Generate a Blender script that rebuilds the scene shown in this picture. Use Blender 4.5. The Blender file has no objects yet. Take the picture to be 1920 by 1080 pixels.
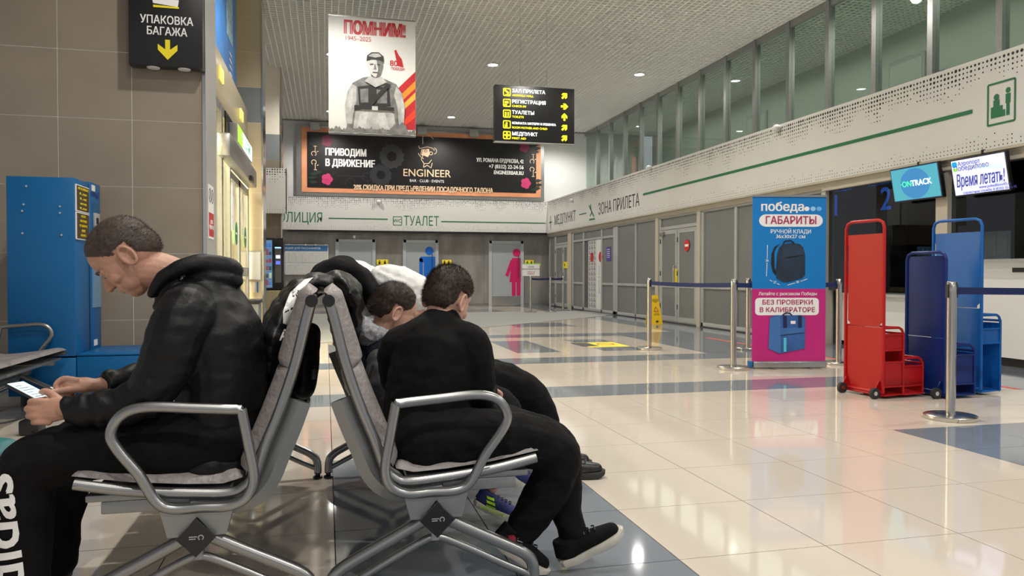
import bpy, bmesh, math, random
from mathutils import Vector, Matrix, noise
random.seed(7)
sc = bpy.context.scene
col = sc.collection
R = math.radians
# ---------------------------------------------------------------- camera
cd = bpy.data.cameras.new('camera'); cam = bpy.data.objects.new('camera', cd); col.objects.link(cam)
cd.sensor_width = 36.0; cd.lens = 1443.0/1920.0*36.0; cd.clip_end = 200; cd.clip_start = .05
cam.location = (0, 0, 1.024)
cam.rotation_euler = (R(90)-math.atan(25/1443.0), 0, -R(13.6))
sc.camera = cam
# ---------------------------------------------------------------- world, exposure
w = bpy.data.worlds.new('world'); sc.world = w; w.use_nodes = True
bg = w.node_tree.nodes['Background']; bg.inputs[0].default_value = (.95, .96, 1, 1); bg.inputs[1].default_value = .38
sc.view_settings.view_transform = 'Standard'; sc.view_settings.look = 'None'
sc.view_settings.exposure = 0.28; sc.view_settings.gamma = 1.0
CEIL = 5.75
LIGHT_X = (.15, 3.67, 7.2); LIGHT_Y = (-6.6, -.7, 5.2, 11.1, 17.0, 22.9)
LIGHT_W = 290
def spot(x, y, z, watts, size=R(150), r=.09, colr=(1, .95, .87), blend=.6):
    l = bpy.data.lights.new('ceiling_spot', 'SPOT'); l.energy = watts; l.spot_size = size; l.spot_blend = blend
    l.shadow_soft_size = r; l.color = colr
    o = bpy.data.objects.new('ceiling_spot', l); o.location = (x, y, z); col.objects.link(o); return o
for lx in LIGHT_X:
    for ly in LIGHT_Y:
        spot(lx, ly, CEIL-.06, LIGHT_W)
spot(.1, 2.4, CEIL-.06, 260, r=.05)
def area(loc, rot, sx, sy, watts, colr=(1, 1, 1)):
    l = bpy.data.lights.new('area_light', 'AREA'); l.shape = 'RECTANGLE'; l.size = sx; l.size_y = sy; l.energy = watts; l.color = colr
    o = bpy.data.objects.new('area_light', l); o.location = loc; o.rotation_euler = rot; col.objects.link(o); return o
area((-2.6, 10.6, 3.0), (0, 0, 0), 1.6, 3.6, 650, (1, .90, .66))      # entrance vestibule lamps
area((9.7, 14, 5.6), (0, 0, 0), 1.2, 18, 90, (1, 1, .88))           # gallery behind the upper windows

# ---------------------------------------------------------------- materials
MATS = {}
def mat(name, c, rough=.5, metal=0., emit=0., nscale=0., namt=.15, bump=0., bscale=60., coat=0., spec=.5, sheen=0., aniso=None):
    if name in MATS: return MATS[name]
    m = bpy.data.materials.new(name); m.use_nodes = True; nt = m.node_tree; b = nt.nodes['Principled BSDF']
    b.inputs['Base Color'].default_value = (*c, 1); b.inputs['Roughness'].default_value = rough; b.inputs['Metallic'].default_value = metal
    b.inputs['Coat Weight'].default_value = coat; b.inputs['Coat Roughness'].default_value = .05
    b.inputs['Specular IOR Level'].default_value = spec; b.inputs['Sheen Weight'].default_value = sheen
    if emit: b.inputs['Emission Color'].default_value = (*c, 1); b.inputs['Emission Strength'].default_value = emit
    tc = nt.nodes.new('ShaderNodeNewGeometry')
    if nscale:
        n = nt.nodes.new('ShaderNodeTexNoise'); n.inputs['Scale'].default_value = nscale; n.inputs['Detail'].default_value = 5
        mp = nt.nodes.new('ShaderNodeMapping'); nt.links.new(tc.outputs['Position'], mp.inputs[0]); nt.links.new(mp.outputs[0], n.inputs['Vector'])
        if aniso: mp.inputs['Scale'].default_value = aniso
        r = nt.nodes.new('ShaderNodeValToRGB'); r.color_ramp.elements[0].position = .3; r.color_ramp.elements[1].position = .7
        r.color_ramp.elements[0].color = (*[v*(1-namt) for v in c], 1); r.color_ramp.elements[1].color = (*[min(1, v*(1+namt)) for v in c], 1)
        nt.links.new(n.outputs['Fac'], r.inputs[0]); nt.links.new(r.outputs[0], b.inputs['Base Color'])
    if bump:
        n2 = nt.nodes.new('ShaderNodeTexNoise'); n2.inputs['Scale'].default_value = bscale; n2.inputs['Detail'].default_value = 4
        nt.links.new(tc.outputs['Position'], n2.inputs['Vector'])
        bp = nt.nodes.new('ShaderNodeBump'); bp.inputs['Strength'].default_value = bump; bp.inputs['Distance'].default_value = .01
        nt.links.new(n2.outputs['Fac'], bp.inputs['Height']); nt.links.new(bp.outputs[0], b.inputs['Normal'])
    MATS[name] = m; return m
def glassmat(name, tint=(.9, .95, .92), refl_ior=1.5, rough=0.):
    if name in MATS: return MATS[name]
    m = bpy.data.materials.new(name); m.use_nodes = True; nt = m.node_tree; nt.nodes.clear()
    o = nt.nodes.new('ShaderNodeOutputMaterial'); t = nt.nodes.new('ShaderNodeBsdfTransparent'); g = nt.nodes.new('ShaderNodeBsdfGlossy')
    f = nt.nodes.new('ShaderNodeFresnel'); f.inputs[0].default_value = refl_ior; x = nt.nodes.new('ShaderNodeMixShader')
    gg = nt.nodes.new('ShaderNodeNewGeometry'); mr = nt.nodes.new('ShaderNodeMapRange'); mr.inputs[3].default_value = refl_ior; mr.inputs[4].default_value = 1/refl_ior
    nt.links.new(gg.outputs['Backfacing'], mr.inputs[0]); nt.links.new(mr.outputs[0], f.inputs[0])
    t.inputs[0].default_value = (*tint, 1); g.inputs['Roughness'].default_value = rough
    nt.links.new(f.outputs[0], x.inputs[0]); nt.links.new(t.outputs[0], x.inputs[1]); nt.links.new(g.outputs[0], x.inputs[2]); nt.links.new(x.outputs[0], o.inputs[0])
    MATS[name] = m; return m
M_alu = mat('brushed aluminium', (.40, .405, .40), .34, .9, nscale=30, namt=.06)
M_tube = mat('satin silver painted tube', (.33, .335, .335), .30, .88)
M_castalu = mat('cast aluminium', (.28, .29, .29), .40, .7)
M_steel = mat('stainless steel', (.56, .54, .50), .22, 1., nscale=8, namt=.1, aniso=(40, 40, .5))
M_chrome = mat('chrome strip', (.62, .62, .60), .18, 1.)
M_black = mat('black plastic', (.012, .012, .013), .35)
M_blackgloss = mat('black gloss panel', (.008, .008, .009), .12)
M_rubber = mat('rubber', (.02, .02, .02), .7)
M_greyframe = mat('light grey painted frame', (.40, .41, .40), .4, nscale=3, namt=.04)
M_greypanel = mat('mid grey panel', (.185, .192, .188), .38, nscale=1.5, namt=.05)
M_beigepost = mat('beige painted post', (.50, .46, .38), .5, nscale=4, namt=.05)
M_white = mat('white paint', (.74, .74, .73), .5, nscale=2, namt=.02)
M_fascia = mat('white fascia sheet', (.70, .70, .68), .35, nscale=1.2, namt=.025)
M_hole = mat('dark perforation', (.03, .03, .03), .8)
M_green = mat('green lettering', (.02, .17, .075), .45)
M_tile_wall = mat('brown beige wall tile', (.29, .245, .19), .28, nscale=2.2, namt=.07, spec=.4)
M_tile_cream = mat('cream wall tile', (.56, .48, .33), .22, nscale=2.2, namt=.05)
M_grout = mat('pale grout', (.78, .73, .64), .8)
M_band = mat('grey tile band', (.24, .26, .27), .3)
M_ceil = mat('ceiling grid strip', (.82, .82, .79), .5)
M_plenum = mat('ceiling void', (.22, .22, .215), .9)
M_orange = mat('copper orange border', (.72, .30, .15), .5, nscale=2, namt=.15)
M_cream_txt = mat('cream lettering', (.80, .58, .38), .5)
M_white_txt = mat('white lettering', (.85, .85, .84), .5)
M_grey_txt = mat('grey print', (.35, .35, .35), .5)
M_dkgrey = mat('dark grey print', (.045, .046, .05), .4)
M_red_txt = mat('red print', (.50, .02, .03), .5)
M_yel = mat('yellow print', (.85, .70, .02), .45)
M_blue_txt = mat('navy print', (.03, .05, .30), .5)
M_redpaint = mat('red powder coat', (.40, .006, .008), .38, nscale=3, namt=.06, coat=.05, spec=.3)
M_navypaint = mat('dark blue powder coat', (.005, .022, .14), .36, nscale=3, namt=.08, coat=.05, spec=.3)
M_bluepaint = mat('mid blue powder coat', (.006, .11, .40), .38, nscale=3, namt=.08, coat=.05, spec=.3)
M_machine = mat('blue machine enamel', (.005, .12, .33), .40, nscale=2, namt=.05, coat=.05, spec=.35)
M_skin = mat('skin', (.50, .27, .19), .5, nscale=25, namt=.12, bump=.15, bscale=180)
M_skin2 = mat('fair skin', (.58, .33, .25), .5, nscale=25, namt=.1, bump=.1, bscale=180)
M_hair1 = mat('short brown hair', (.060, .042, .032), .6, nscale=60, namt=.2)
M_hair2 = mat('dark brown hair', (.032, .020, .014), .55, nscale=90, namt=.5)
M_jacket = mat('black shell jacket', (.005, .0053, .0065), .5, bump=.3, bscale=35, spec=.28)
M_trous = mat('black jersey trousers', (.0035, .0035, .004), .85, bump=.3, bscale=60, spec=.2)
M_sweat = mat('black sweatshirt', (.0032, .0032, .0036), .85, bump=.35, bscale=40, spec=.2)
M_navy = mat('navy fabric', (.005, .008, .018), .8, spec=.25, bump=.3, bscale=40)
M_down = mat('black quilted nylon', (.006, .006, .007), .42, spec=.3, bump=.5, bscale=25)
M_whitecloth = mat('white hooded fleece', (.78, .78, .76), .8, bump=.4, bscale=50)
M_greyhood = mat('grey jersey hood', (.30, .31, .33), .8, bump=.5, bscale=120, nscale=60, namt=.25)
M_pad = mat('taupe grey leatherette pad', (.27, .245, .24), .42, nscale=14, namt=.12, bump=.6, bscale=45)
M_belt = mat('navy belt', (.008, .018, .10), .6)

# ---------------------------------------------------------------- helpers
def link(name, me, m=None, parent=None):
    o = bpy.data.objects.new(name, me); col.objects.link(o)
    if m is not None and not me.materials: me.materials.append(m)
    if parent is not None:
        o.parent = parent
        q = parent; mw = Matrix.Identity(4)
        chain = []
        while q: chain.append(q); q = q.parent
        for q in reversed(chain): mw = mw @ q.matrix_parent_inverse @ q.matrix_basis
        o.matrix_parent_inverse = mw.inverted()
    return o
def tag(o, label=None, cat=None, group=None, kind=None):
    if label: o['label'] = label
    if cat: o['category'] = cat
    if group: o['group'] = group
    if kind: o['kind'] = kind
    return o
def thing(name, label, cat, loc=(0, 0, 0), group=None):
    o = bpy.data.objects.new(name, None); col.objects.link(o); o.location = loc; o.empty_display_size = .1
    return tag(o, label, cat, group)
def struct(name, me, m):
    return tag(link(name, me, m), kind='structure')
class MB:
    def __init__(s): s.bm = bmesh.new()
    def box(s, a, b, bev=0.):
        a, b = [min(x, y) for x, y in zip(a, b)], [max(x, y) for x, y in zip(a, b)]
        r = bmesh.ops.create_cube(s.bm, size=1.)['verts']
        for v in r: v.co = Vector([(a[i]+b[i])/2+v.co[i]*(b[i]-a[i]) for i in range(3)])
        if bev:
            es = list({e for v in r for e in v.link_edges})
            bmesh.ops.bevel(s.bm, geom=es, offset=bev, segments=2, profile=.5, affect='EDGES')
        return s
    def obox(s, c, ax, ay, az):      # oriented box: centre and half vectors
        vs = [s.bm.verts.new(Vector(c)+i*Vector(ax)+j*Vector(ay)+k*Vector(az)) for i in (-1, 1) for j in (-1, 1) for k in (-1, 1)]
        for f in ((0, 1, 3, 2), (4, 6, 7, 5), (0, 4, 5, 1), (2, 3, 7, 6), (0, 2, 6, 4), (1, 5, 7, 3)): s.bm.faces.new([vs[i] for i in f])
        return s
    def cyl(s, p0, p1, r0, r1=None, n=20, cap=True):
        return s.tube([p0, p1], [r0, r0 if r1 is None else r1], n, cap, False)
    def tube(s, pts, rads, n=12, cap=True, smooth=True, sub=6, up=None, flat=1.0, roundcap=False, closed=False):
        pts = [Vector(p) for p in pts]
        if not hasattr(rads, '__len__'): rads = [rads]*len(pts)
        if smooth and len(pts) > 2:
            P, Q = [], []
            N = len(pts)
            rng = range(N if closed else N-1)
            for i in rng:
                if closed: a, b, c, d = pts[(i-1) % N], pts[i], pts[(i+1) % N], pts[(i+2) % N]
                else: a, b, c, d = pts[max(i-1, 0)], pts[i], pts[i+1], pts[min(i+2, N-1)]
                for k in range(sub):
                    t = k/sub
                    P.append(.5*((2*b)+(-a+c)*t+(2*a-5*b+4*c-d)*t*t+(-a+3*b-3*c+d)*t**3)); Q.append(rads[i]*(1-t)+rads[(i+1) % N]*t)
            if not closed: P.append(pts[-1]); Q.append(rads[-1])
        else: P, Q = pts, list(rads)
        if roundcap:
            d0 = (P[0]-P[1]).normalized(); d1 = (P[-1]-P[-2]).normalized()
            A = [(P[0]+d0*Q[0]*math.sin(a), Q[0]*math.cos(a)) for a in (1.45, 1.1, .75, .4)]
            B = [(P[-1]+d1*Q[-1]*math.sin(a), Q[-1]*math.cos(a)) for a in (.4, .75, 1.1, 1.45)]
            P = [a[0] for a in A]+P+[a[0] for a in B]; Q = [a[1] for a in A]+Q+[a[1] for a in B]
        rings = []; ref = Vector(up) if up is not None else None; prev = None
        for i, p in enumerate(P):
            if closed: t = (P[(i+1) % len(P)]-P[i-1]).normalized()
            else: t = (P[min(i+1, len(P)-1)]-P[max(i-1, 0)])
            t = t.normalized() if t.length > 1e-9 else Vector((0, 0, 1))
            if ref is not None: u = (ref-t*ref.dot(t))
            elif prev is not None: u = prev-t*prev.dot(t)
            else: u = t.orthogonal()
            if u.length < 1e-6: u = t.orthogonal()
            u.normalize(); prev = u; v = t.cross(u)
            rings.append([s.bm.verts.new(p+Q[i]*(math.cos(2*math.pi*k/n)*u*flat+math.sin(2*math.pi*k/n)*v)) for k in range(n)])
        m = len(rings)
        for i in range(m if closed else m-1):
            a, b = rings[i], rings[(i+1) % m]
            for k in range(n): s.bm.faces.new((a[k], a[(k+1) % n], b[(k+1) % n], b[k]))
        if cap and not closed:
            s.bm.faces.new(rings[0][::-1]); s.bm.faces.new(rings[-1])
        return s
    def ell(s, c, r, rot=None, sub=3):
        vs = bmesh.ops.create_icosphere(s.bm, subdivisions=sub, radius=1.)['verts']
        for v in vs:
            q = Vector((v.co.x*r[0], v.co.y*r[1], v.co.z*r[2]))
            if rot is not None: q = rot @ q
            v.co = q+Vector(c)
        return s
    def lathe(s, prof, c=(0, 0, 0), n=32, cap=True):
        rings = []
        for r, z in prof: rings.append([s.bm.verts.new((c[0]+r*math.cos(2*math.pi*k/n), c[1]+r*math.sin(2*math.pi*k/n), c[2]+z)) for k in range(n)])
        for a, b in zip(rings, rings[1:]):
            for k in range(n): s.bm.faces.new((a[k], a[(k+1) % n], b[(k+1) % n], b[k]))
        if cap: s.bm.faces.new(rings[0][::-1]); s.bm.faces.new(rings[-1])
        return s
    def mesh(s, name='mesh', smooth=None):
        bmesh.ops.recalc_face_normals(s.bm, faces=s.bm.faces)
        me = bpy.data.meshes.new(name); s.bm.to_mesh(me); s.bm.free()
        if smooth is None: smooth = R(40)
        if smooth:
            me.shade_smooth()
            try: me.set_sharp_from_angle(angle=smooth)
            except Exception: pass
        return me
    def build(s, name, m, parent=None, smooth=None): return link(name, s.mesh(name, smooth), m, parent)
def BOX(name, a, b, m, parent=None, bev=0.): return MB().box(a, b, bev).build(name, m, parent)
def frame(o, r, u):
    r = Vector(r).normalized(); u = Vector(u); n = r.cross(u).normalized(); u = n.cross(r).normalized()
    M = Matrix((r, u, n)).transposed().to_4x4(); M.translation = Vector(o); return M
def FB(x, z, y): return frame((x, y, z), (1, 0, 0), (0, 0, 1))       # faces the camera (-Y)
def FR(y, z, x): return frame((x, y, z), (0, -1, 0), (0, 0, 1))      # faces -X
def curvemesh(cu):
    ob = bpy.data.objects.new('tmp', cu); me = bpy.data.meshes.new_from_object(ob)
    bpy.data.objects.remove(ob); bpy.data.curves.remove(cu); me.materials.clear(); return me
def text(s, F, size, m, parent, name='lettering', align='CENTER', xs=1., bold=0., depth=.0015, shear=0., space=1., width=None, spin=0.):
    cu = bpy.data.curves.new('t', 'FONT'); cu.body = s; cu.size = size; cu.align_x = align; cu.align_y = 'CENTER'; cu.extrude = depth/2; cu.shear = shear; cu.space_character = space; cu.resolution_u = 3
    me = curvemesh(cu)
    if width:
        xsv = [v.co.x for v in me.vertices]
        if xsv: xs = width/(max(xsv)-min(xsv))
    if bold:
        bm = bmesh.new()
        for k, (dx, dy) in enumerate(((-1, -.5), (1, -.5), (-1, .5), (1, .5))):
            n0 = len(bm.verts); bm.from_mesh(me); bm.verts.ensure_lookup_table()
            for v in bm.verts[n0:]: v.co += Vector((dx*bold*size/max(xs, .1)*.5, dy*bold*size*.5, k*.0002))
        bm.to_mesh(me); bm.free()
    S = Matrix.Diagonal((xs, 1, 1, 1))
    me.transform(F @ Matrix.Rotation(spin, 4, 'Z') @ S)
    return link(name, me, m, parent)
def shape(polys, F, m, parent, name='print', depth=.0015):
    cu = bpy.data.curves.new('p', 'CURVE'); cu.dimensions = '2D'; cu.fill_mode = 'BOTH'; cu.extrude = depth/2
    for pl in polys:
        sp = cu.splines.new('POLY'); sp.points.add(len(pl)-1); sp.use_cyclic_u = True
        for q, p in zip(sp.points, pl): q.co = (p[0], p[1], 0, 1)
    me = curvemesh(cu); me.transform(F); return link(name, me, m, parent)
def circ(cx, cy, r, n=24, ry=None): return [(cx+r*math.cos(2*math.pi*k/n), cy+(ry or r)*math.sin(2*math.pi*k/n)) for k in range(n)]
def rect(x0, y0, x1, y1): return [(x0, y0), (x1, y0), (x1, y1), (x0, y1)]
def rrect(x0, y0, x1, y1, r, n=5):
    o = []
    for cx, cy, a in ((x1-r, y1-r, 0), (x0+r, y1-r, 90), (x0+r, y0+r, 180), (x1-r, y0+r, 270)):
        for k in range(n+1): o.append((cx+r*math.cos(R(a+90*k/n)), cy+r*math.sin(R(a+90*k/n))))
    return o
def line2(p, q, wd):
    d = Vector((q[0]-p[0], q[1]-p[1])).normalized(); n = Vector((-d.y, d.x))*wd/2
    return [(p[0]+n.x, p[1]+n.y), (q[0]+n.x, q[1]+n.y), (q[0]-n.x, q[1]-n.y), (p[0]-n.x, p[1]-n.y)]
def poly2(pts, wd):
    out = [line2(a, b, wd) for a, b in zip(pts, pts[1:])]; return out
def lines(pts_list, wd, F, m, parent, name='print'):       # strokes as one thin mesh
    bm = bmesh.new()
    for pts in pts_list:
        for q in poly2(pts, wd):
            try: bm.faces.new([bm.verts.new((x, y, 0)) for x, y in q])
            except ValueError: pass
    r = bmesh.ops.extrude_face_region(bm, geom=bm.faces[:])
    for v in [g for g in r['geom'] if isinstance(g, bmesh.types.BMVert)]: v.co.z += .001
    me = bpy.data.meshes.new(name); bmesh.ops.recalc_face_normals(bm, faces=bm.faces); bm.to_mesh(me); bm.free(); me.transform(F); return link(name, me, m, parent)
def arc(cx, cy, r, a0, a1, n=14, ry=None): return [(cx+r*math.cos(R(a0+(a1-a0)*k/n)), cy+(ry or r)*math.sin(R(a0+(a1-a0)*k/n))) for k in range(n+1)]
# ================================================================ SETTING
# ---- floor: porcelain tiles on a 0.6 m grid, some grey
def floor_mat(name, c, amt):
    m = mat(name, c, .07, nscale=1.1, namt=amt, spec=.55); nt = m.node_tree; b = nt.nodes['Principled BSDF']
    n = nt.nodes.new('ShaderNodeTexNoise'); n.inputs['Scale'].default_value = 3.; g = nt.nodes.new('ShaderNodeNewGeometry')
    r = nt.nodes.new('ShaderNodeMapRange'); r.inputs[3].default_value = .03; r.inputs[4].default_value = .09
    nt.links.new(g.outputs['Position'], n.inputs['Vector']); nt.links.new(n.outputs['Fac'], r.inputs[0]); nt.links.new(r.outputs[0], b.inputs['Roughness']); return m
M_fbeige = floor_mat('beige polished porcelain', (.62, .55, .47), .035)
M_fgrey = floor_mat('blue grey polished porcelain', (.19, .215, .25), .05)
M_joint = mat('floor joint', (.03, .026, .022), .9)
M_mat = mat('matte grey carpet', (.27, .27, .26), .9, nscale=30, namt=.1, bump=.2)
floor = struct('floor', MB().box((-12, -8, -.06), (14, 26, -.006)).mesh(), M_joint)
def is_grey(x, y):
    if x > 6.03: return True
    if 6.13 < y < 6.73 or 8.53 < y < 9.13 or 12.13 < y < 12.73: return True
    if x > 4.83 and y > 9.13 and y < 12.73: return True
    if 9.73 < y < 11.53:
        return ((x-.03) % 1.2) < .6 and x < 4.5
    if .03 < x < 1.23 and y < 4.33: return True
    if x > 3.63 and y < 4.33 and x < 5.5: return True
    if 3.63 < x < 4.83 and 14.53 < y < 16: return True
    if y > 18.5 and int((x+60)/1.2) % 2 and 20.5 < y < 22.5: return True
    return False
g = .0042
tile_me = {}
for k, mm in (('b', M_fbeige), ('g', M_fgrey)):
    b_ = MB().box((g/2, g/2, -.006), (.6-g/2, .6-g/2, 0)); me = b_.mesh(smooth=0); me.materials.append(mm); tile_me[k] = me
cells = []
thc, ths = math.cos(R(13.6)), math.sin(R(13.6))
for i in range(-19, 24):
    for j in range(-13, 43):
        x, y = .03+.6*i, .13+.6*j; cx, cy = x+.3, y+.3
        xc = cx*thc-cy*ths; zc = cx*ths+cy*thc
        vis = zc > 1.2 and abs(xc) < zc*.72+.3
        cells.append((0 if vis else 1, zc if vis else cx*cx+cy*cy, x, y))
cells.sort()
for n, (a, b_, x, y) in enumerate(cells[:300]):
    t = bpy.data.objects.new('floor_tile', tile_me['g' if is_grey(x+.3, y+.3) else 'b']); col.objects.link(t); t.parent = floor; t.location = (x, y, 0)
for key, mm in (('b', M_fbeige), ('g', M_fgrey)):
    bmx = MB()
    for (a, b_, x, y) in cells[300:]:
        if ('g' if is_grey(x+.3, y+.3) else 'b') != key: continue
        if a and (x < -8 or y < -4): continue
        vs = [bmx.bm.verts.new(p) for p in ((x+g/2, y+g/2, 0), (x+.6-g/2, y+g/2, 0), (x+.6-g/2, y+.6-g/2, 0), (x+g/2, y+.6-g/2, 0), )]
        bmx.bm.faces.new(vs)
    tag(bmx.build('floor_tiles', mm, floor, 0), kind='stuff')
cp = MB(); pts = [(-1.0, 11.0), (2.62, 14.26), (7.12, 18.35), (7.12, 20.6), (2.0, 20.6), (-1.0, 20.6)]
lo = [cp.bm.verts.new((x, y, .0005)) for x, y in pts]; hi = [cp.bm.verts.new((x, y, .006)) for x, y in pts]
cp.bm.faces.new(lo[::-1]); cp.bm.faces.new(hi)
for i in range(len(pts)): cp.bm.faces.new((lo[i], lo[(i+1) % 6], hi[(i+1) % 6], hi[i]))
o = cp.build('carpet', M_mat, None, 0); tag(o, 'large matte grey entrance carpet lying before the toilet wall', 'carpet')
# red tape and yellow sticker on the floor
o = BOX('floor_tape', (5.98, 5.6, .0005), (6.04, 11.4, .0015), mat('red tape', (.75, .08, .07), .5)); tag(o, 'long red marking tape stuck to floor before the check-in desks', 'tape')
st = thing('floor_sticker', 'yellow floor sticker with black print on a grey tile rectangle', 'sticker', (3.75, 10.7, 0))
BOX('sheet', (3.62, 10.25, .0006), (4.22, 11.0, .0016), M_yel, st)
shape([rect(-.27, -.28, -.02, .28)], frame((3.82, 10.68, .0024), (1, 0, 0), (0, 1, 0)), M_black, st)
lines([arc(0, 0, .12, 0, 360, 20)], .03, frame((4.0, 10.68, .0024), (1, 0, 0), (0, 1, 0)), M_red_txt, st)
# ---- ceiling: open cell grid of strips under a void
ceil = struct('ceiling', MB().box((-12, -8, 6.35), (14, 26, 6.45)).mesh(), M_plenum)
gs = MB(); x = -3.0
while x < 11.6: gs.box((x-.009, 8.5, CEIL), (x+.009, 24.6, CEIL+.04)); x += .12
y = 8.5
while y < 24.6: gs.box((-3.0, y-.009, CEIL+.001), (11.6, y+.009, CEIL+.041)); y += .12
tag(gs.build('grid_strips', M_ceil, ceil, 0), kind='stuff')
gs = MB(); x = -12.
while x < 14:
    gs.box((x-.03, -8, CEIL), (x+.03, 8.5, CEIL+.045)); x += .2
tag(gs.build('grid_strips', M_ceil, ceil, 0), kind='stuff')
BOX('edge_trim', (-3.2, 24.42, CEIL-.03), (8.5, 24.5, CEIL+.05), M_alu, ceil)
M_lamp = mat('lamp glow', (1, .96, .88), .5, emit=14.)
for lx in (.15, 3.67, 7.2):
    for ly in (11.1, 17.0, 22.9):
        L = thing('ceiling_light', {3.67: 'round recessed ceiling downlight', .15: 'round recessed downlight near the left pillars', 7.2: 'round recessed downlight near the upper windows'}[lx] + {11.1: ', nearest of its row', 17.0: ', middle of its row', 22.9: ', farthest of its row'}[ly], 'ceiling light', (lx, ly, CEIL), 'recessed ceiling downlights')
        MB().lathe([(.11, -.02), (.135, -.02), (.14, 0), (.12, .05), (.11, .05)], (lx, ly, CEIL), 24, False).build('trim_ring', M_white, L)
        MB().lathe([(.02, -.012), (.108, -.012), (.108, .0), (.02, .0)], (lx, ly, CEIL), 24).build('diffuser', M_lamp, L)
# ---- side pillar with brown tiles (nearest), part of the left wall
def tiled(name, x0, x1, y, z0, z1, ts, tm, parent, bands=(), xr=None, zr=0., d=.004):
    cache = {}
    xa = xr if xr is not None else x1
    nx = int(math.ceil((xa-x0)/ts)); nz = int(math.ceil((z1-z0)/ts))
    for i in range(nx):
        for j in range(nz+1):
            a0 = max(x0, xa-(i+1)*ts)+.0028; a1 = xa-i*ts-.0028; b0 = zr+j*ts+.0028; b1 = min(z1, zr+(j+1)*ts-.0028)
            if b1-b0 < .02 or a1-a0 < .02: continue
            m2 = tm
            for (q0, q1, mm) in bands:
                if b0 >= q0-.05 and b1 <= q1+.05: m2 = mm
            k = (round(a1-a0, 3), round(b1-b0, 3), m2.name)
            if k not in cache:
                mbx = MB().box((-(a1-a0)/2, -d/2, -(b1-b0)/2), ((a1-a0)/2, d/2, (b1-b0)/2), .0006); me = mbx.mesh(smooth=0); me.materials.append(m2); cache[k] = me
            t = bpy.data.objects.new('wall_tile', cache[k]); col.objects.link(t); t.parent = parent; t.location = ((a0+a1)/2, y-d/2+.001, (b0+b1)/2)
wl = struct('wall_left', MB().box((-9, 7.462, 0), (-1.075, 8.1, 6.3)).mesh(), M_grout)
tiled('wall', -5.1, -1.075, 7.462, 0, 5.75, .592, M_tile_wall, wl, zr=.03-.592*0)
BOX('corner_strip', (-1.078, 7.44, 0), (-1.05, 8.1, 5.75), M_chrome, wl)
BOX('side_cladding', (-1.06, 7.46, 0), (-1.046, 8.1, 5.75), M_greyframe, wl)
BOX('skirting', (-9, 7.43, 0), (-1.08, 7.45, .08), M_greyframe, wl)
# door header wall, poster wall, pillar two
w2 = struct('wall_entrance', MB().box((-1.9, 8.1, 3.78), (-1.46, 14.4, 6.3)).mesh(), M_tile_cream)
hd = BOX('header_panel', (-1.9, 8.1, 3.16), (-1.275, 13.7, 3.80), M_tile_cream, w2, .004)
BOX('header_edge', (-1.31, 8.1, 3.12), (-1.262, 13.7, 3.16), M_alu, w2)
p2 = struct('wall_pillar_entrance', MB().box((-3.2, 13.912, 0), (-1.06, 14.5, 6.3)).mesh(), M_grout)
tiled('wall', -3.1, -1.06, 13.912, 0, 5.75, .6, M_tile_cream, p2, bands=((3.63, 4.23, M_band),), zr=.03)
BOX('corner_strip', (-1.064, 13.89, 0), (-1.04, 14.5, 5.75), M_chrome, p2)
p3 = struct('wall_pillar_far', MB().box((-3.2, 18.412, 0), (-.985, 19.0, 6.3)).mesh(), M_grout)
tiled('wall', -3.1, -.985, 18.412, 2.4, 5.75, .6, M_tile_wall, p3, bands=((3.63, 4.23, M_band),), zr=.03)
BOX('corner_strip', (-.99, 18.38, 0), (-.965, 19.0, 5.75), M_chrome, p3)
# vestibule behind the entrance doors
v = struct('wall_vestibule', MB().box((-4.1, 8.1, 0), (-4.0, 13.9, 3.1)).box((-4.1, 8.1, 3.1), (-1.35, 13.9, 3.16)).mesh(), M_tile_cream)
# entrance frames and sliding doors
d = struct('door_1', MB().box((-1.32, 9.5, 0), (-1.26, 9.66, 3.13)).box((-1.32, 10.08, 0), (-1.24, 10.22, 3.13)).box((-1.32, 11.0, 0), (-1.25, 11.1, 2.5)).box((-1.32, 13.6, 0), (-1.26, 13.75, 3.13)).box((-1.32, 8.1, 3.04), (-1.26, 13.75, 3.13)).mesh(), M_alu)
for k, (a, b) in enumerate(((9.66, 10.08), (10.22, 11.0))): BOX('glass', (-1.3, a, .03), (-1.29, b, 3.05), glassmat('clear glass', (.92, .94, .88), 1.45), d)
for a, b in ((11.1, 12.28), (12.32, 13.6)):
    lf = MB().box((-1.30, a, .02), (-1.26, a+.09, 2.45)).box((-1.30, b-.09, .02), (-1.26, b, 2.45)).box((-1.30, a, .02), (-1.26, b, .14)).box((-1.30, a, 2.35), (-1.26, b, 2.45)).box((-1.30, a, 1.0), (-1.26, b, 1.14)).build('door_leaf', M_alu, d)
    BOX('glass', (-1.283, a+.09, .14), (-1.277, b-.09, 2.35), glassmat('clear glass'), lf)
    c_ = (a+b)/2+.1
    shape([circ(0, 0, .17)], FR(c_, 1.62, -1.257), mat('round green sticker', (.02, .22, .09), .4), lf, 'sticker')
    shape([rect(-.11, -.014, .11, .014)], FR(c_, 1.62, -1.255), M_white_txt, lf)
    shape([rect(-.12, -.35, .12, .35)], FR(a+.35, 2.0, -1.257), M_white_txt, lf, 'notice')
BOX('operator_cover', (-1.26, 9.85, 2.46), (-1.11, 13.45, 2.74), M_alu, d, .02)
BOX('sensor', (-1.12, 12.2, 2.44), (-1.07, 12.5, 2.52), M_black, d, .01)
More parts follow.
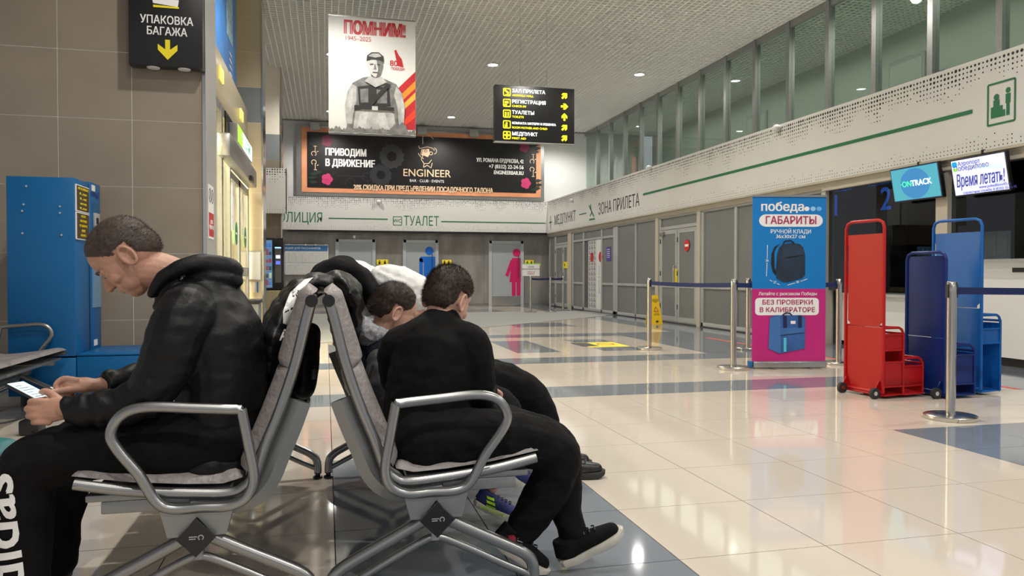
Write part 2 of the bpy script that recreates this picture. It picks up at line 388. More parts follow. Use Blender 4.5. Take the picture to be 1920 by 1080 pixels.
# illuminated exit box
e = thing('exit_sign', 'green and white illuminated exit box above the sliding entrance doors', 'sign', (-1.2, 11.9, 2.8))
BOX('backboard', (-1.262, 10.55, 2.80), (-1.245, 13.2, 3.14), M_blackgloss, e)
BOX('housing', (-1.245, 10.9, 2.8), (-1.14, 12.95, 3.06), M_greyframe, e, .01)
BOX('green_panel', (-1.142, 10.95, 2.82), (-1.134, 11.55, 3.04), mat('green sign glow', (.25, .9, .02), .5, emit=1.6), e)
BOX('white_panel', (-1.142, 11.55, 2.82), (-1.134, 12.9, 3.04), mat('white sign glow', (.8, 1, .95), .5, emit=1.8), e)
text('ВЫХОД', FR(12.25, 2.93, -1.13), .2, mat('green sign letters', (.02, .35, .1), .5), e, bold=.02)
text('EXIT', FR(11.25, 2.93, -1.13), .16, M_white_txt, e, bold=.02)
# tall blue advertising panel
a_ = thing('advertising_panel', 'tall blue advertising panel with black frame over the entrance', 'poster', (-1.45, 12, 3.8))
BOX('frame', (-1.462, 9.0, 3.83), (-1.42, 13.45, 5.7), M_black, a_)
BOX('print', (-1.42, 9.05, 3.88), (-1.412, 13.38, 5.65), mat('sky blue print', (.05, .22, .60), .4, nscale=.7, namt=.4), a_)
BOX('red_corner', (-1.412, 9.0, 5.0), (-1.408, 10.0, 5.65), mat('orange red print', (.75, .1, .03), .4), a_)
shape([rect(0, 0, .8, .9)], FR(12.9, 4.6, -1.41), mat('pale mesh print', (.35, .55, .8), .4, nscale=14, namt=.5), a_)
lines([[(-.3, -.1*k), (.0, -.1*k)] for k in range(6)], .03, FR(12.4, 4.4, -1.405), M_white_txt, a_, 'small_print')
for k, (yy, zz) in enumerate(((10.1, 3.45), (12.5, 3.42))):
    t = BOX('emergency_plate', (-1.274, yy, zz), (-1.25, yy+.35, zz+.16), mat('yellow glowing plate', (.9, .8, .2), .5, emit=.5), None, .004)
    tag(t, ('small yellow plate above entrance doors, nearer of two', 'small yellow plate above entrance doors, farther of two')[k], 'sign', 'yellow plates above the entrance')
# prohibition sticker on the pillar side
s_ = thing('prohibition_notice', 'white and red prohibition notice on nearest pillar edge', 'sign', (-1.04, 7.6, 1.4))
BOX('sheet', (-1.045, 7.52, 1.36), (-1.042, 7.86, 1.86), M_white_txt, s_)
for q in (-.075, .075):
    lines([arc(q, .08, .06, 0, 360, 20), [(q-.04, .13), (q+.04, .03)]], .014, FR(7.69, 1.68, -1.0405), M_black, s_)
shape([rect(-.15, -.11, .15, .11)], FR(7.69, 1.49, -1.0405), M_red_txt, s_, 'red_field')
text('ВХОД\nЗАПРЕЩЕН', FR(7.69, 1.49, -1.039), .05, M_white_txt, s_)
# ---- white board, pens, bin by pillar two
wb = thing('notice_board', 'cream whiteboard with pens on the tiled pillar by the entrance', 'board', (-1.17, 13.88, 1.2))
BOX('board', (-1.33, 13.86, .93), (-1.08, 13.895, 1.42), M_white, wb, .004)
lines([[(-.12, .25), (.12, .25), (.12, -.24), (-.12, -.24), (-.12, .25)]], .015, FB(-1.205, 1.175, 13.855), M_alu, wb, 'frame')
for k in range(3): BOX('pen', (-1.27+.06*k, 13.83, .72), (-1.245+.06*k, 13.85, .90), (M_white, M_white, M_bluepaint)[k], wb)
bn = thing('litter_bin', 'grey litter bin with black lid beside the entrance doors', 'bin', (-1.2, 12.6, 0))
BOX('body', (-1.42, 12.4, 0), (-1.0, 12.9, .58), M_greypanel, bn, .02); BOX('lid', (-1.44, 12.38, .58), (-.98, 12.92, .64), M_black, bn, .015)
# ---- back wall
M_conc = mat('grey concrete look cladding', (.235, .225, .21), .55, nscale=1.6, namt=.28, bump=.1, bscale=6, aniso=(1.6, 1, .6))
wk = struct('wall_back', MB().box((-3.2, 24.5, 0), (7.3, 24.7, 2.5)).mesh(), M_conc)
u = struct('wall_back_upper', MB().box((-3.2, 24.5, 2.5), (10.4, 24.7, 6.35)).mesh(), mat('light grey painted wall', (.60, .61, .61), .6, nscale=1, namt=.02))
x = -3.2
while x < 7.2:
    BOX('cladding_panel', (x+.003, 24.488, .08), (min(x+1.17, 7.2)-.003, 24.502, 2.38), M_conc, wk); x += 1.17
BOX('skirting', (-3.2, 24.47, 0), (7.15, 24.49, .07), M_greypanel, wk)
def fascia(name, F, L, zs, seed, right=False):
    """perforated white sheet in the local frame F (x along, y up), length L, height zs"""
    rnd = random.Random(seed); H_ = 1.0
    f = struct(name, (lambda b: (b, b.transform(F))[0])(MB().box((0, 0, -.06), (L, H_, 0)).mesh()), M_fascia)
    b = MB().bm
    st = .054; n = int(L/st)
    dep = 0.
    prof = []
    for i in range(n):
        if i % 6 == 0: tgt = rnd.uniform(.12, .40)*(1.25 if rnd.random() < .25 else 1)
        dep += (tgt-dep)*.35; prof.append(dep+rnd.uniform(-.04, .03))
    for i in range(n):
        xx = .02+i*st
        k = 0; yy = H_-.03
        while yy > H_-prof[i]:
            t = (H_-yy)/max(prof[i], .05)
            r = .0215*(1-.6*t)*rnd.uniform(.6, 1.08)
            if not (t > .55 and rnd.random() < .22):
                b.faces.new([b.verts.new((xx+r*math.cos(a*math.pi/3), yy+r*math.sin(a*math.pi/3), .0012)) for a in range(6)])
            yy -= st
        for q, pr in ((.03, .95), (.075, .85), (.12, .55), (.165, .2)):
            if rnd.random() < pr:
                r = rnd.choice((.004, .006, .009)) if q > .1 else .008
                b.faces.new([b.verts.new((xx+r*math.cos(a*math.pi/3), q+r*math.sin(a*math.pi/3), .0012)) for a in range(6)])
    me = bpy.data.meshes.new('perforation'); b.to_mesh(me); b.free(); me.transform(F)
    tag(link('perforation', me, M_hole, f), kind='stuff'); return f
Fb = frame((-1.9, 24.2, 2.39), (1, 0, 0), (0, 0, 1))
fb = fascia('trim_1', Fb, 8.95, 1., 3)
BOX('soffit', (-1.12, 24.26, 2.39), (7.05, 24.5, 2.43), M_greypanel, fb)
BOX('painted_gap_shade', (-1.12, 24.3, 2.33), (7.05, 24.5, 2.39), M_dkgrey, fb)  # solid dark strip, paints the shade of the gap under the fascia
FBt = lambda x, z: FB(x, z, 24.197)
text('ПОЛИЦИЯ', FBt(-.85, 2.74), .42, M_green, fb, width=1.50)
BOX('green_line', (.09, 24.193, 2.735), (1.88, 24.199, 2.765), M_green, fb); BOX('green_line', (3.55, 24.193, 2.69), (6.98, 24.199, 2.72), M_green, fb)
lines([[(-.13, -.13), (.13, -.13), (.13, .13), (-.13, .13), (-.13, -.13)]], .02, FBt(2.18, 2.70), M_green, fb, 'pictogram_frame'); text('WC', FBt(2.18, 2.70), .15, M_green, fb, bold=.02)
text('ТУАЛЕТ', FBt(2.93, 2.69), .42, M_green, fb, width=1.1)
fr = fascia('trim_2', frame((7.05, 24.2, 2.39), (0, -1, 0), (0, 0, 1)), 21.5, 1., 11, True)
BOX('lower_edge', (7.03, 2.7, 2.36), (7.25, 24.2, 2.39), M_beigepost, fr)
BOX('top_ledge', (7.05, 2.7, 3.39), (8.45, 24.5, 3.42), M_white, fr)
FRt = lambda y, z: FR(y, z, 7.046)
lines([[(-.15, 0), (.15, 0)], [(0, -.2), (0, .2)]], .05, FRt(23.85, 2.71), M_green, fr, 'cross_pictogram')
text('МЕДПУНКТ', FRt(22.35, 2.72), .42, M_dkgrey, fr, width=2.1)
BOX('dash', (7.043, 20.35, 2.72), (7.048, 20.95, 2.75), M_green, fr)
lines([[(-.22, .2), (.18, -.14)], [(-.05, .06), (-.1, .22)], [(.02, 0), (-.12, -.1)], [(-.2, -.2), (.25, -.2)]], .05, FRt(19.9, 2.73), M_green, fr, 'landing_pictogram')
text('ЗОНА ПРИЛЕТА', FRt(18.0, 2.74), .42, M_dkgrey, fr, width=2.75)
BOX('green_line', (7.042, 7.2, 2.83), (7.048, 16.4, 2.875), M_green, fr)
lines([[(-.17, -.22), (.17, -.22), (.17, .22), (-.17, .22), (-.17, -.22)]], .022, FRt(6.82, 2.87), M_green, fr, 'pictogram_frame')
shape([rect(-.13, -.15, .02, -.03), circ(-.06, .07, .035, 14), rect(-.10, -.03, -.02, .04), rect(.02, -.15, .05, -.08)], FRt(6.82, 2.87), M_green, fr, 'counter_pictogram')
shape([circ(.085, .115, .03, 14), rect(.055, -.02, .115, .08), rect(.065, -.15, .105, -.02)], FRt(6.82, 2.87), M_green, fr, 'person_pictogram')
# small cameras on the fascias
for k, (x, y, z, lab) in enumerate(((1.6, 24.17, 3.28, 'small grey camera dome on the fascia below the billboard'), (7.02, 21.6, 3.2, 'small white camera on side fascia above the arrival lettering'), (7.0, 16.0, 3.40, 'white camera on fascia top below the middle upper windows'), (7.0, 11.0, 3.36, 'white camera on fascia top nearer to the check-in desks'))):
    t = thing('security_camera', lab, 'camera', (x, y, z)); M1 = MB()
    M1.ell((x, y-.02, z), (.07, .07, .06), sub=2); M1.build('dome', M_white, t); BOX('bracket', (x-.03, y-.02, z+.02), (x+.05, y+.04, z+.08), M_greyframe, t)
# left fascia end box
lb = fascia('trim_3', frame((-3.0, 17.9, 2.39), (1, 0, 0), (0, 0, 1)), 2.16, 1., 5)
BOX('return', (-.86, 17.9, 2.39), (-.84, 18.4, 3.39), M_fascia, lb)
# back doors
def backdoor(n, x0, x1, kick=False):
    d = struct('door_%d' % n, MB().box((x0-.02, 24.44, 0), (x0+.08, 24.5, 2.12)).box((x1-.08, 24.44, 0), (x1+.02, 24.5, 2.12)).box((x0, 24.44, 2.04), (x1, 24.5, 2.12)).mesh(), mat('door frame grey', (.44, .47, .49), .4))
    BOX('door_leaf', (x0+.08, 24.46, .01), (x1-.08, 24.49, 2.04), mat('door leaf blue grey', (.36, .40, .43), .4), d)
    return d
bd1 = backdoor(2, .31, 1.50); bd2 = backdoor(3, 2.39, 3.48); bd3 = backdoor(4, 5.16, 6.29)
M_man = mat('blue pictogram', (.0, .14, .62), .4); M_wom = mat('magenta pictogram', (.62, .01, .14), .4)
shape([circ(3.21, 1.78, .135, 28)], FB(0, 0, 24.455), M_man, bd2, 'pictogram_head')
shape([rrect(2.89, .95, 3.0, 1.60, .05), rrect(2.89, 1.42, 3.45, 1.60, .08), rect(3.03, .30, 3.2, 1.55), rect(3.24, .30, 3.40, 1.55), rect(3.03, .95, 3.4, 1.5), rrect(3.40, .95, 3.46, 1.55, .02)][1:2], FB(0, 0, 24.455), M_man, bd2, 'pictogram_shoulders')
shape([rrect(2.89, .90, 3.0, 1.55, .05)], FB(0, 0, 24.455), M_man, bd2, 'pictogram_arm'); shape([rect(3.03, .9, 3.40, 1.5)], FB(0, 0, 24.4545), M_man, bd2, 'pictogram_torso')
for a, b in ((3.03, 3.2), (3.23, 3.40)): shape([rrect(a, .15, b, .95, .05)], FB(0, 0, 24.4549), M_man, bd2, 'pictogram_leg')
shape([circ(6.07, 1.74, .13, 28)], FB(0, 0, 24.455), M_wom, bd3, 'pictogram_head')
shape([[(5.92, 1.57), (6.2, 1.57), (6.21, .78), (5.83, .78)]], FB(0, 0, 24.455), M_wom, bd3, 'pictogram_dress')
shape([line2((5.93, 1.50), (5.74, .98), .11)], FB(0, 0, 24.4545), M_wom, bd3, 'pictogram_arm')
for a, b in ((5.91, 6.04), (6.07, 6.20)): shape([rrect(a, .33, b, .85, .04)], FB(0, 0, 24.4549), M_wom, bd3, 'pictogram_leg')
BOX('kick_plate', (5.24, 24.45, .02), (6.21, 24.458, .32), M_chrome, bd3)
for (dd, hx) in ((bd2, 3.30), (bd3, 6.13)): MB().tube([(hx, 24.42, .95), (hx, 24.40, 1.0), (hx, 24.40, 1.6), (hx, 24.42, 1.65)], .014, 8).build('pull_handle', M_dkgrey, dd)
for k, (xx, zz, wd, lab) in enumerate(((1.55, 1.33, .36, 'yellow pictogram plate right of the first grey door'), (3.62, 1.33, .3, 'yellow pictogram plate right of the men\'s door'), (6.36, 1.33, .3, 'yellow pictogram plate right of the women\'s door'))):
    t = thing('accessibility_plate', lab, 'sign', (xx, 24.47, zz)); BOX('plate', (xx, 24.47, zz), (xx+wd, 24.485, zz+.17), M_yel, t, .003)
    for q in (xx+wd*.25, xx+wd*.72): shape([circ(0, .04, .02, 10), rect(-.03, -.06, .03, .015)], FB(q, zz+.085, 24.467), M_black, t)
t = BOX('door_detector', (.83, 24.44, 2.16), (.90, 24.5, 2.25), M_white, None, .01); tag(t, 'small white detector above the first grey door', 'detector')
# info board
ib = thing('information_board', 'wide information board with blue header and rows of papers', 'board', (-.6, 24.42, 1.0))
BOX('panel', (-1.9, 24.42, 1.02), (.08, 24.43, 1.95), mat('acrylic board', (.68, .71, .74), .2), ib); BOX('header', (-1.88, 24.412, 1.75), (.06, 24.419, 1.92), mat('blue header', (.03, .16, .42), .3, nscale=2.5, namt=.5), ib)
for k in range(10):
    for j in range(2): BOX('paper', (-1.87+.195*k, 24.41, 1.40-.36*j), (-1.87+.195*k+.165, 24.418, 1.71-.36*j), mat('printed paper pale', (.62, .62, .61), .7, nscale=40, namt=.12), ib)
text('ИНФОРМАЦИЯ ДЛЯ ПАССАЖИРОВ', FB(-.85, 1.83, 24.409), .08, M_white_txt, ib)
for q in (-1.7, -1.1, -.6, -.3, 0.): MB().cyl((q, 24.40, 1.94), (q, 24.487, 1.94), .025, n=12).build('standoff', M_chrome, ib)
# ---- right wall: grey glazed partition with doors
wr = struct('wall_right', MB().box((7.2, 9.95, 0), (7.3, 24.5, 2.40)).mesh(), M_greyframe)
def pan(y0, y1, z0, z1, par=None, m=None, x=7.2): return BOX('wall_panel', (x-.012, y0, z0), (x+.005, y1, z1), m or M_greypanel, par or wr)
def fr_(y0, y1, z0, z1, m=None, dx=.045, par=None, nm='frame_bar'): return BOX(nm, (7.2-dx, y0, z0), (7.2, y1, z1), m or M_greyframe, par or wr, .004)
fr_(9.95, 24.4, .0, .09); fr_(9.95, 24.4, 2.24, 2.28); BOX('header_beam', (7.12, 9.95, 2.28), (7.2, 24.45, 2.38), M_beigepost, wr)
fr_(9.95, 24.4, -.0, .02, M_dkgrey, .06, nm='sill')
for (a, b) in ((21.96, 22.3), (13.81, 13.95), (15.76, 15.92)): BOX('post', (7.13, a, 0), (7.2, b, 2.28), M_beigepost, wr)
for (a, b) in ((24.3, 24.4), (23.62, 23.76), (21.82, 21.95), (20.86, 20.96), (18.33, 18.57), (17.07, 17.13), (12.47, 12.55), (11.22, 11.3), (9.96, 10.05), (19.38, 19.46), (15.68, 15.76), (13.72, 13.81), (18.27, 18.33)): fr_(a, b, 0, 2.26)
for (a, b) in ((23.76, 24.3), (20.96, 21.82), (18.57, 19.38), (17.13, 18.27), (15.92, 17.07), (12.55, 13.72), (11.3, 12.47), (10.05, 11.22)):
    fr_(a, b, .75, .81); pan(a+.02, b-.02, .09, .75)
    if a > 18.5 and a < 23:
        fr_(a, b, 1.98, 2.04); pan(a+.02, b-.02, .81, 1.98); pan(a+.02, b-.02, 2.04, 2.24)
    else: pan(a+.02, b-.02, .81, 2.24)
fr_(22.3, 23.62, 1.96, 2.02); pan(22.32, 23.6, 2.02, 2.24); fr_(13.95, 15.68, 1.99, 2.06); pan(13.97, 15.66, 2.06, 2.24)
fr_(19.46, 20.86, 1.98, 2.04); pan(19.46, 20.86, 2.04, 2.24)
def dbl(n, y0, ym, y1, ztop, hand):
    d = struct('door_%d' % n, MB().box((7.15, y0, .03), (7.16, y0+.02, ztop)).mesh(), M_greyframe)
    for a, b in ((y0, ym), (ym, y1)):
        lf = MB().box((7.145, a+.01, .04), (7.17, a+.10, ztop)).box((7.145, b-.10, .04), (7.17, b-.01, ztop)).box((7.145, a+.1, .04), (7.17, b-.1, .14)).box((7.145, a+.1, ztop-.09), (7.17, b-.1, ztop)).box((7.145, a+.1, .75), (7.17, b-.1, .83)).build('door_leaf', M_greyframe, d)
        BOX('upper_panel', (7.158, a+.1, .83), (7.168, b-.1, ztop-.09), M_greypanel, lf); BOX('lower_panel', (7.158, a+.1, .14), (7.168, b-.1, .75), M_greypanel, lf)
        for hz in (.3, 1.0, 1.7): BOX('hinge', (7.135, b-.03, hz), (7.15, b, hz+.1), M_dkgrey, lf)
    MB().tube([(7.14, hand, .85), (7.09, hand, .87), (7.09, hand, 1.18), (7.14, hand, 1.2)], .016, 10).build('handle', M_steel, d)
    return d
dd5 = dbl(5, 22.32, 22.8, 23.62, 1.95, 22.9); dd6 = dbl(6, 13.97, 14.84, 15.68, 1.98, 14.9)
st6 = shape([circ(0, 0, .12, 28)], FR(14.4, 1.62, 7.14), mat('red round sticker', (.6, .02, .02), .4), dd6, 'no_entry_disc'); shape([rect(-.08, -.025, .08, .025)], FR(14.4, 1.62, 7.138), M_white_txt, dd6, 'no_entry_bar')
BOX('yellow_sticker', (7.135, 14.82, .87), (7.139, 14.93, 1.15), M_yel, dd6)
d7 = struct('door_7', MB().box((7.19, 20.5, .03), (7.24, 20.86, 1.98)).mesh(), mat('painted recess shade', (.10, .10, .10), .6))  # flat dark slab, paints the shade of the open recess beside the door
pl = BOX('patterned_panel', (7.16, 19.86, .03), (7.18, 20.5, 1.97), mat('white patterned film', (.62, .62, .60), .4), d7)
gl = []
for j in range(13):
    for i in range(3):
        cx, cy = .11+.2*i, .12+.145*j
        gl += [[(cx-.05, cy-.05), (cx-.05, cy+.05), (cx+.02, cy+.05)], [(cx-.01, cy-.045), (cx+.05, cy-.045), (cx+.05, cy+.01)], [(cx-.02, cy), (cx+.04, cy)]]
lines(gl, .018, FR(20.48, .06, 7.158), M_dkgrey, pl, 'pattern')
BOX('white_panel', (7.16, 19.48, .03), (7.18, 19.84, 1.97), M_white, d7)
shape([rrect(-.11, -.12, .11, .12, .03)], FR(20.18, 1.5, 7.156), M_red_txt, d7, 'red_notice'); shape([circ(0, 0, .14, 24)], FR(19.5, 1.5, 7.156), M_red_txt, d7, 'red_round_notice')
text('ВЫХОД В ЗОНУ', FR(19.6, .9, 7.156), .1, M_grey_txt, d7, spin=R(90))
t = thing('purple_notice', 'purple notice with white lines on grey partition panel', 'sign', (7.18, 18.95, 1.5)); BOX('sheet', (7.178, 18.8, 1.38), (7.186, 19.12, 1.75), mat('purple print', (.09, .06, .32), .4), t)
lines([[(-.11, .11-.05*k), (.11, .11-.05*k)] for k in range(5)], .014, FR(18.96, 1.57, 7.176), M_white_txt, t, 'small_print')
t = thing('yellow_door_notice', 'yellow notice on the farthest grey side door', 'sign', (7.13, 22.4, 1.2)); BOX('sheet', (7.132, 22.3, 1.22), (7.140, 22.75, 1.42), M_yel, t); shape([circ(0, 0, .06, 3)], FR(22.6, 1.32, 7.13), M_black, t)
t = BOX('door_closer', (7.10, 15.45, 1.86), (7.14, 15.62, 1.95), M_alu, None, .01); tag(t, 'grey door closer box left of the double door', 'door closer')
# ---- upper windows
UX = 8.45; ys = [24.45-1.163*k for k in range(19)]
M_winglass = glassmat('upper window glass', (.80, .86, .83), 1.5)
for k in range(18):
    y1, y0 = ys[k], ys[k+1]
    wdo = struct('window_%d' % (k+1), MB().box((UX-.06, y0-.05, 3.42), (UX+.06, y0+.05, 5.74)).box((UX-.04, y0, 3.42), (UX+.04, y1, 3.50)).box((UX-.04, y0, 5.62), (UX+.04, y1, 5.74)).mesh(), M_alu)
    BOX('window_pane', (UX+.0, y0+.05, 3.50), (UX+.008, y1-.05, 5.62), M_winglass, wdo)
M_gal = mat('pale green grey wall', (.50, .53, .48), .6, nscale=.8, namt=.05)
gw = struct('wall_gallery', MB().box((10.9, 2, 2.4), (11.0, 24.6, 6.3)).box((8.6, 2, 3.1), (10.9, 24.5, 3.2)).mesh(), M_gal)
for k, yy in enumerate((12.2, 17.5)):
    gdoor = BOX('gallery_door', (10.86, yy, 3.2), (10.9, yy+.95, 5.2), M_greyframe, gw, .01); BOX('gallery_door_leaf', (10.85, yy+.06, 3.2), (10.87, yy+.89, 5.12), M_gal, gw)
t = BOX('room_plate', (10.84, 11.7, 4.55), (10.85, 12.1, 4.72), M_blue_txt, None); tag(t, 'small blue room plate behind the upper windows', 'sign')
# ================================================================ CHECK-IN AREA (lights off, darkness painted into its colours, behind the hall)
M_dark = mat('office wall painted unlit', (.030, .031, .033), .5); M_glassdark = glassmat('check-in glass', (.55, .58, .6), 1.5)  # wall colour carries the darkness of the unlit office
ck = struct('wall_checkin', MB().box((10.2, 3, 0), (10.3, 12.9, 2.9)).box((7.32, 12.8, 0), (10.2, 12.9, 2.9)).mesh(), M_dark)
BOX('office_ceiling', (7.3, 3, 2.75), (10.2, 12.8, 2.85), mat('ceiling board painted unlit', (.16, .16, .16), .8), ck)  # grey also holds the dimness of the unlit room
BOX('header_beam', (7.1, 3, 2.25), (7.25, 9.96, 2.37), M_beigepost, ck); BOX('post', (7.12, 7.62, 0), (7.24, 7.80, 2.3), M_beigepost, ck); BOX('post', (7.12, 9.90, 0), (7.24, 9.98, 2.3), M_beigepost, ck)
wc = struct('window_19', MB().box((7.17, 3.0, 1.2), (7.19, 3.04, 2.25)).mesh(), M_alu); BOX('glass_pane', (7.18, 3.04, 1.2), (7.186, 7.62, 2.25), M_glassdark, wc); BOX('glass_pane', (7.18, 7.80, .8), (7.186, 9.9, 2.25), M_glassdark, wc)
M_dimblue = mat('blue desk number', (.01, .13, .60), .5, emit=.9)
for (t_, yy) in (('1', 11.42), ('2', 10.22)):
    n_ = thing('desk_number', 'blue number %s on dark wall behind the check-in desks' % ('one' if t_ == '1' else 'two'), 'sign', (8.4, yy, 2)); BOX('panel', (8.42, yy-.42, 1.0), (8.45, yy+.42, 2.55), mat('dark smoky panel', (.045, .045, .05), .3), n_)
    text(t_, FR(yy, 2.18, 8.415), .5, M_dimblue, n_, bold=.03); text('РЕГИСТРАЦИЯ', FR(yy, 2.46, 8.415), .11, M_dimblue, n_, bold=.02)
dk = thing('checkin_desk', 'low white check-in desk behind the red sizer frame', 'desk', (7.7, 9, 0))
BOX('front_panel', (7.38, 8.0, .06), (7.42, 9.86, .72), M_white, dk); BOX('worktop', (7.34, 7.95, .72), (8.1, 9.9, .76), M_white, dk, .004); BOX('plinth', (7.44, 8.0, 0), (7.5, 9.86, .06), M_black, dk)
dk = thing('checkin_desk', 'grey desk end beside the banner with blue belt above', 'desk', (7.7, 10.6, 0)); BOX('front_panel', (7.38, 9.93, .0), (7.42, 11.5, .76), M_greypanel, dk); BOX('worktop', (7.34, 9.93, .76), (8.1, 11.5, .80), M_greypanel, dk, .004)
t = BOX('desk_screen', (7.8, 10.0, .8), (7.83, 10.5, 1.22), M_greyframe, None, .01); tag(t, 'pale grey screen back standing on grey desk', 'monitor')
dk = thing('checkin_desk', 'tall white check-in desk with a dark slot at right edge', 'desk', (7.7, 6.5, 0))
BOX('front_panel', (7.36, 4.5, .10), (7.42, 7.90, 1.17), M_white, dk); BOX('worktop', (7.34, 4.5, 1.17), (8.0, 7.92, 1.20), M_white, dk, .004); BOX('plinth', (7.42, 4.5, 0), (7.5, 7.9, .10), M_black, dk); BOX('slot', (7.352, 6.5, 1.05), (7.358, 6.95, 1.10), M_black, dk)
t = thing('desk_notice', 'clear framed notice with papers behind the tall white desk', 'sign', (7.5, 7.3, 1.2)); BOX('holder', (7.45, 7.08, 1.2), (7.47, 7.42, 1.52), mat('acrylic sheet', (.52, .55, .57), .2), t)
for (a, b, c_, d_) in ((7.25, 7.40, 1.24, 1.50), (7.10, 7.22, 1.24, 1.50)): BOX('paper', (7.44, a, c_), (7.448, b, d_), mat('printed paper', (.50, .50, .49), .7), t)
oc = thing('office_chair', 'lime green chair back behind the low check-in desk', 'chair', (8.3, 9.1, 0)); M_lime = mat('lime fabric', (.30, .42, .02), .7)
MB().obox((8.45, 9.2, 1.0), (.05, .02, 0), (0, .22, 0), (.03, 0, .26)).build('backrest', M_lime, oc); MB().ell((8.5, 9.2, 1.28), (.05, .2, .1), sub=2).build('head_roll', M_lime, oc)
BOX('seat', (8.0, 8.95, .45), (8.45, 9.42, .53), M_lime, oc, .03); MB().cyl((8.25, 9.2, .06), (8.25, 9.2, .45), .03).build('post', M_black, oc); BOX('base', (8.0, 9.17, .0), (8.5, 9.23, .06), M_black, oc)
# monitors
def quadmon(lab, tl, tr, br, bl, scr, logo):
    c = (Vector(tl)+Vector(tr)+Vector(br)+Vector(bl))/4; t = thing('information_screen', lab, 'screen', tuple(c))
    rgt = ((Vector(tr)+Vector(br)-Vector(tl)-Vector(bl))/2); up = ((Vector(tl)+Vector(tr)-Vector(bl)-Vector(br))/2)
    F = frame(c, rgt, up); W, H_ = rgt.length/2, up.length/2
    b = MB().box((-W, -H_, -.05), (W, H_, 0), .006); me = b.mesh(); me.transform(F); link('casing', me, M_black, t)
    b = MB().box((-W+.015, -H_+.02, 0), (W-.015, H_-.015, .003)); me = b.mesh(smooth=0); me.transform(F); link('screen', me, scr, t)
    MB().cyl(F @ Vector((0, H_*.4, -.05)), tuple(F @ Vector((0, H_*.4, -.05))+Vector((.03, 0, .0))), .03).cyl(F @ Vector((0, H_*.4, -.07)), (F @ Vector((0, H_*.4, -.07))).to_tuple()[:2]+(2.4,), .022).build('ceiling_bracket', M_black, t)
    logo(F @ Matrix.Translation((0, 0, .004)), W, H_, t)
M_scr1 = mat('blue screen glow', (.04, .20, .45), .3, emit=.6); M_scr1b = mat('teal screen glow', (.07, .34, .44), .3, emit=.6); M_scr2 = mat('pale lilac screen glow', (.60, .62, .92), .3, emit=.75)
M_w_em = mat('white screen letters', (.9, .95, 1), .5, emit=.9); M_g_em = mat('green screen letters', (.08, .75, .35), .5, emit=.8); M_n_em = mat('navy screen letters', (.05, .06, .38), .5, emit=.2)
def logo1(F, W, H_, t):
    shape([rect(-W+.02, -H_+.025, W-.02, H_-.02)], F, M_scr1b, t, 'teal_field', .0005)
    shape([circ(.0, 0, W*.60, 36)], F @ Matrix.Translation((0, 0, .0015)) @ Matrix.Diagonal((1, min(1, (H_-.03)/(W*.60)), 1, 1)), M_scr1, t, 'blue_disc', .0005)
    text('·ON·', F @ Matrix.Translation((-W*.33, 0, .005)), .10, M_g_em, t, bold=.03); text('TRACK', F @ Matrix.Translation((W*.27, 0, .005)), .10, M_w_em, t, bold=.03)
def logo2(F, W, H_, t):
    text('Время летать!', F @ Matrix.Translation((0, -H_*.20, .002)), .2, M_n_em, t, shear=.3, width=W*1.75, bold=.01)
    text('Аэропорт', F @ Matrix.Translation((-W*.30, H_*.72, .002)), .065, M_n_em, t); text('Победилово', F @ Matrix.Translation((-W*.24, H_*.48, .002)), .08, M_n_em, t)
    text('www.pobedilovo43.ru', F @ Matrix.Translation((W*.5, -H_*.62, .002)), .045, M_n_em, t); text('справочная служба: 8 (8332) 55-15-45', F @ Matrix.Translation((W*.28, -H_*.82, .002)), .04, M_n_em, t)
    shape([rrect(-W*.93, H_*.58, -W*.74, H_*.86, .02)], F @ Matrix.Translation((0, 0, .002)), mat('logo blue', (.0, .35, .8), .4, emit=.5), t, 'logo_sky'); shape([arc(-W*.83, H_*.52, W*.095, 180, 360)], F @ Matrix.Translation((0, 0, .002)), mat('logo green', (.3, .7, .05), .4, emit=.5), t, 'logo_field')
    shape([[(-.1, .05), (.25, .02), (.28, .05), (.05, .09)]], F @ Matrix.Translation((.05, 0.02, .001)), mat('pale aircraft print', (.5, .66, .95), .4, emit=.8), t, 'aircraft_print')
quadmon('hanging screen with teal and blue field and round logo', (6.95, 8.39, 2.35), (6.95, 7.60, 2.35), (7.03, 7.58, 1.93), (7.03, 8.37, 1.93), M_scr1, logo1)
quadmon('hanging pale lilac screen with navy handwriting, at far right', (6.95, 7.42, 2.33), (6.95, 6.68, 2.33), (7.03, 6.66, 1.91), (7.03, 7.40, 1.91), M_scr2, logo2)
# ================================================================ BLUE WRAPPING MACHINE
mc = thing('wrapping_machine', 'tall blue enamelled baggage wrapping machine standing before tiled wall', 'machine', (-2.1, 6.9, 0))
BOX('cabinet', (-2.36, 6.6, .39), (-1.89, 6.96, 1.775), M_machine, mc, .006); BOX('base', (-2.36, 6.6, .09), (-1.89, 7.3, .378), M_machine, mc, .005)
BOX('platform', (-1.885, 6.6, .09), (-1.0, 7.35, .385), M_machine, mc, .005); BOX('platform_top', (-1.885, 6.6, .39), (-1.0, 7.35, .405), M_machine, mc, .004)
BOX('column', (-2.3, 7.0, .39), (-1.885, 7.28, 1.79), M_machine, mc, .004)
BOX('groove', (-1.95, 6.96, .42), (-1.895, 7.0, 1.77), M_black, mc)
BOX('carriage_film', (-1.886, 7.03, .75), (-1.875, 7.25, 1.15), mat('wrapped film grey blue', (.16, .30, .48), .2, bump=.6, bscale=25), mc)
BOX('control_recess', (-1.888, 7.04, 1.2), (-1.882, 7.25, 1.62), mat('deep blue recess', (.005, .10, .26), .4), mc)
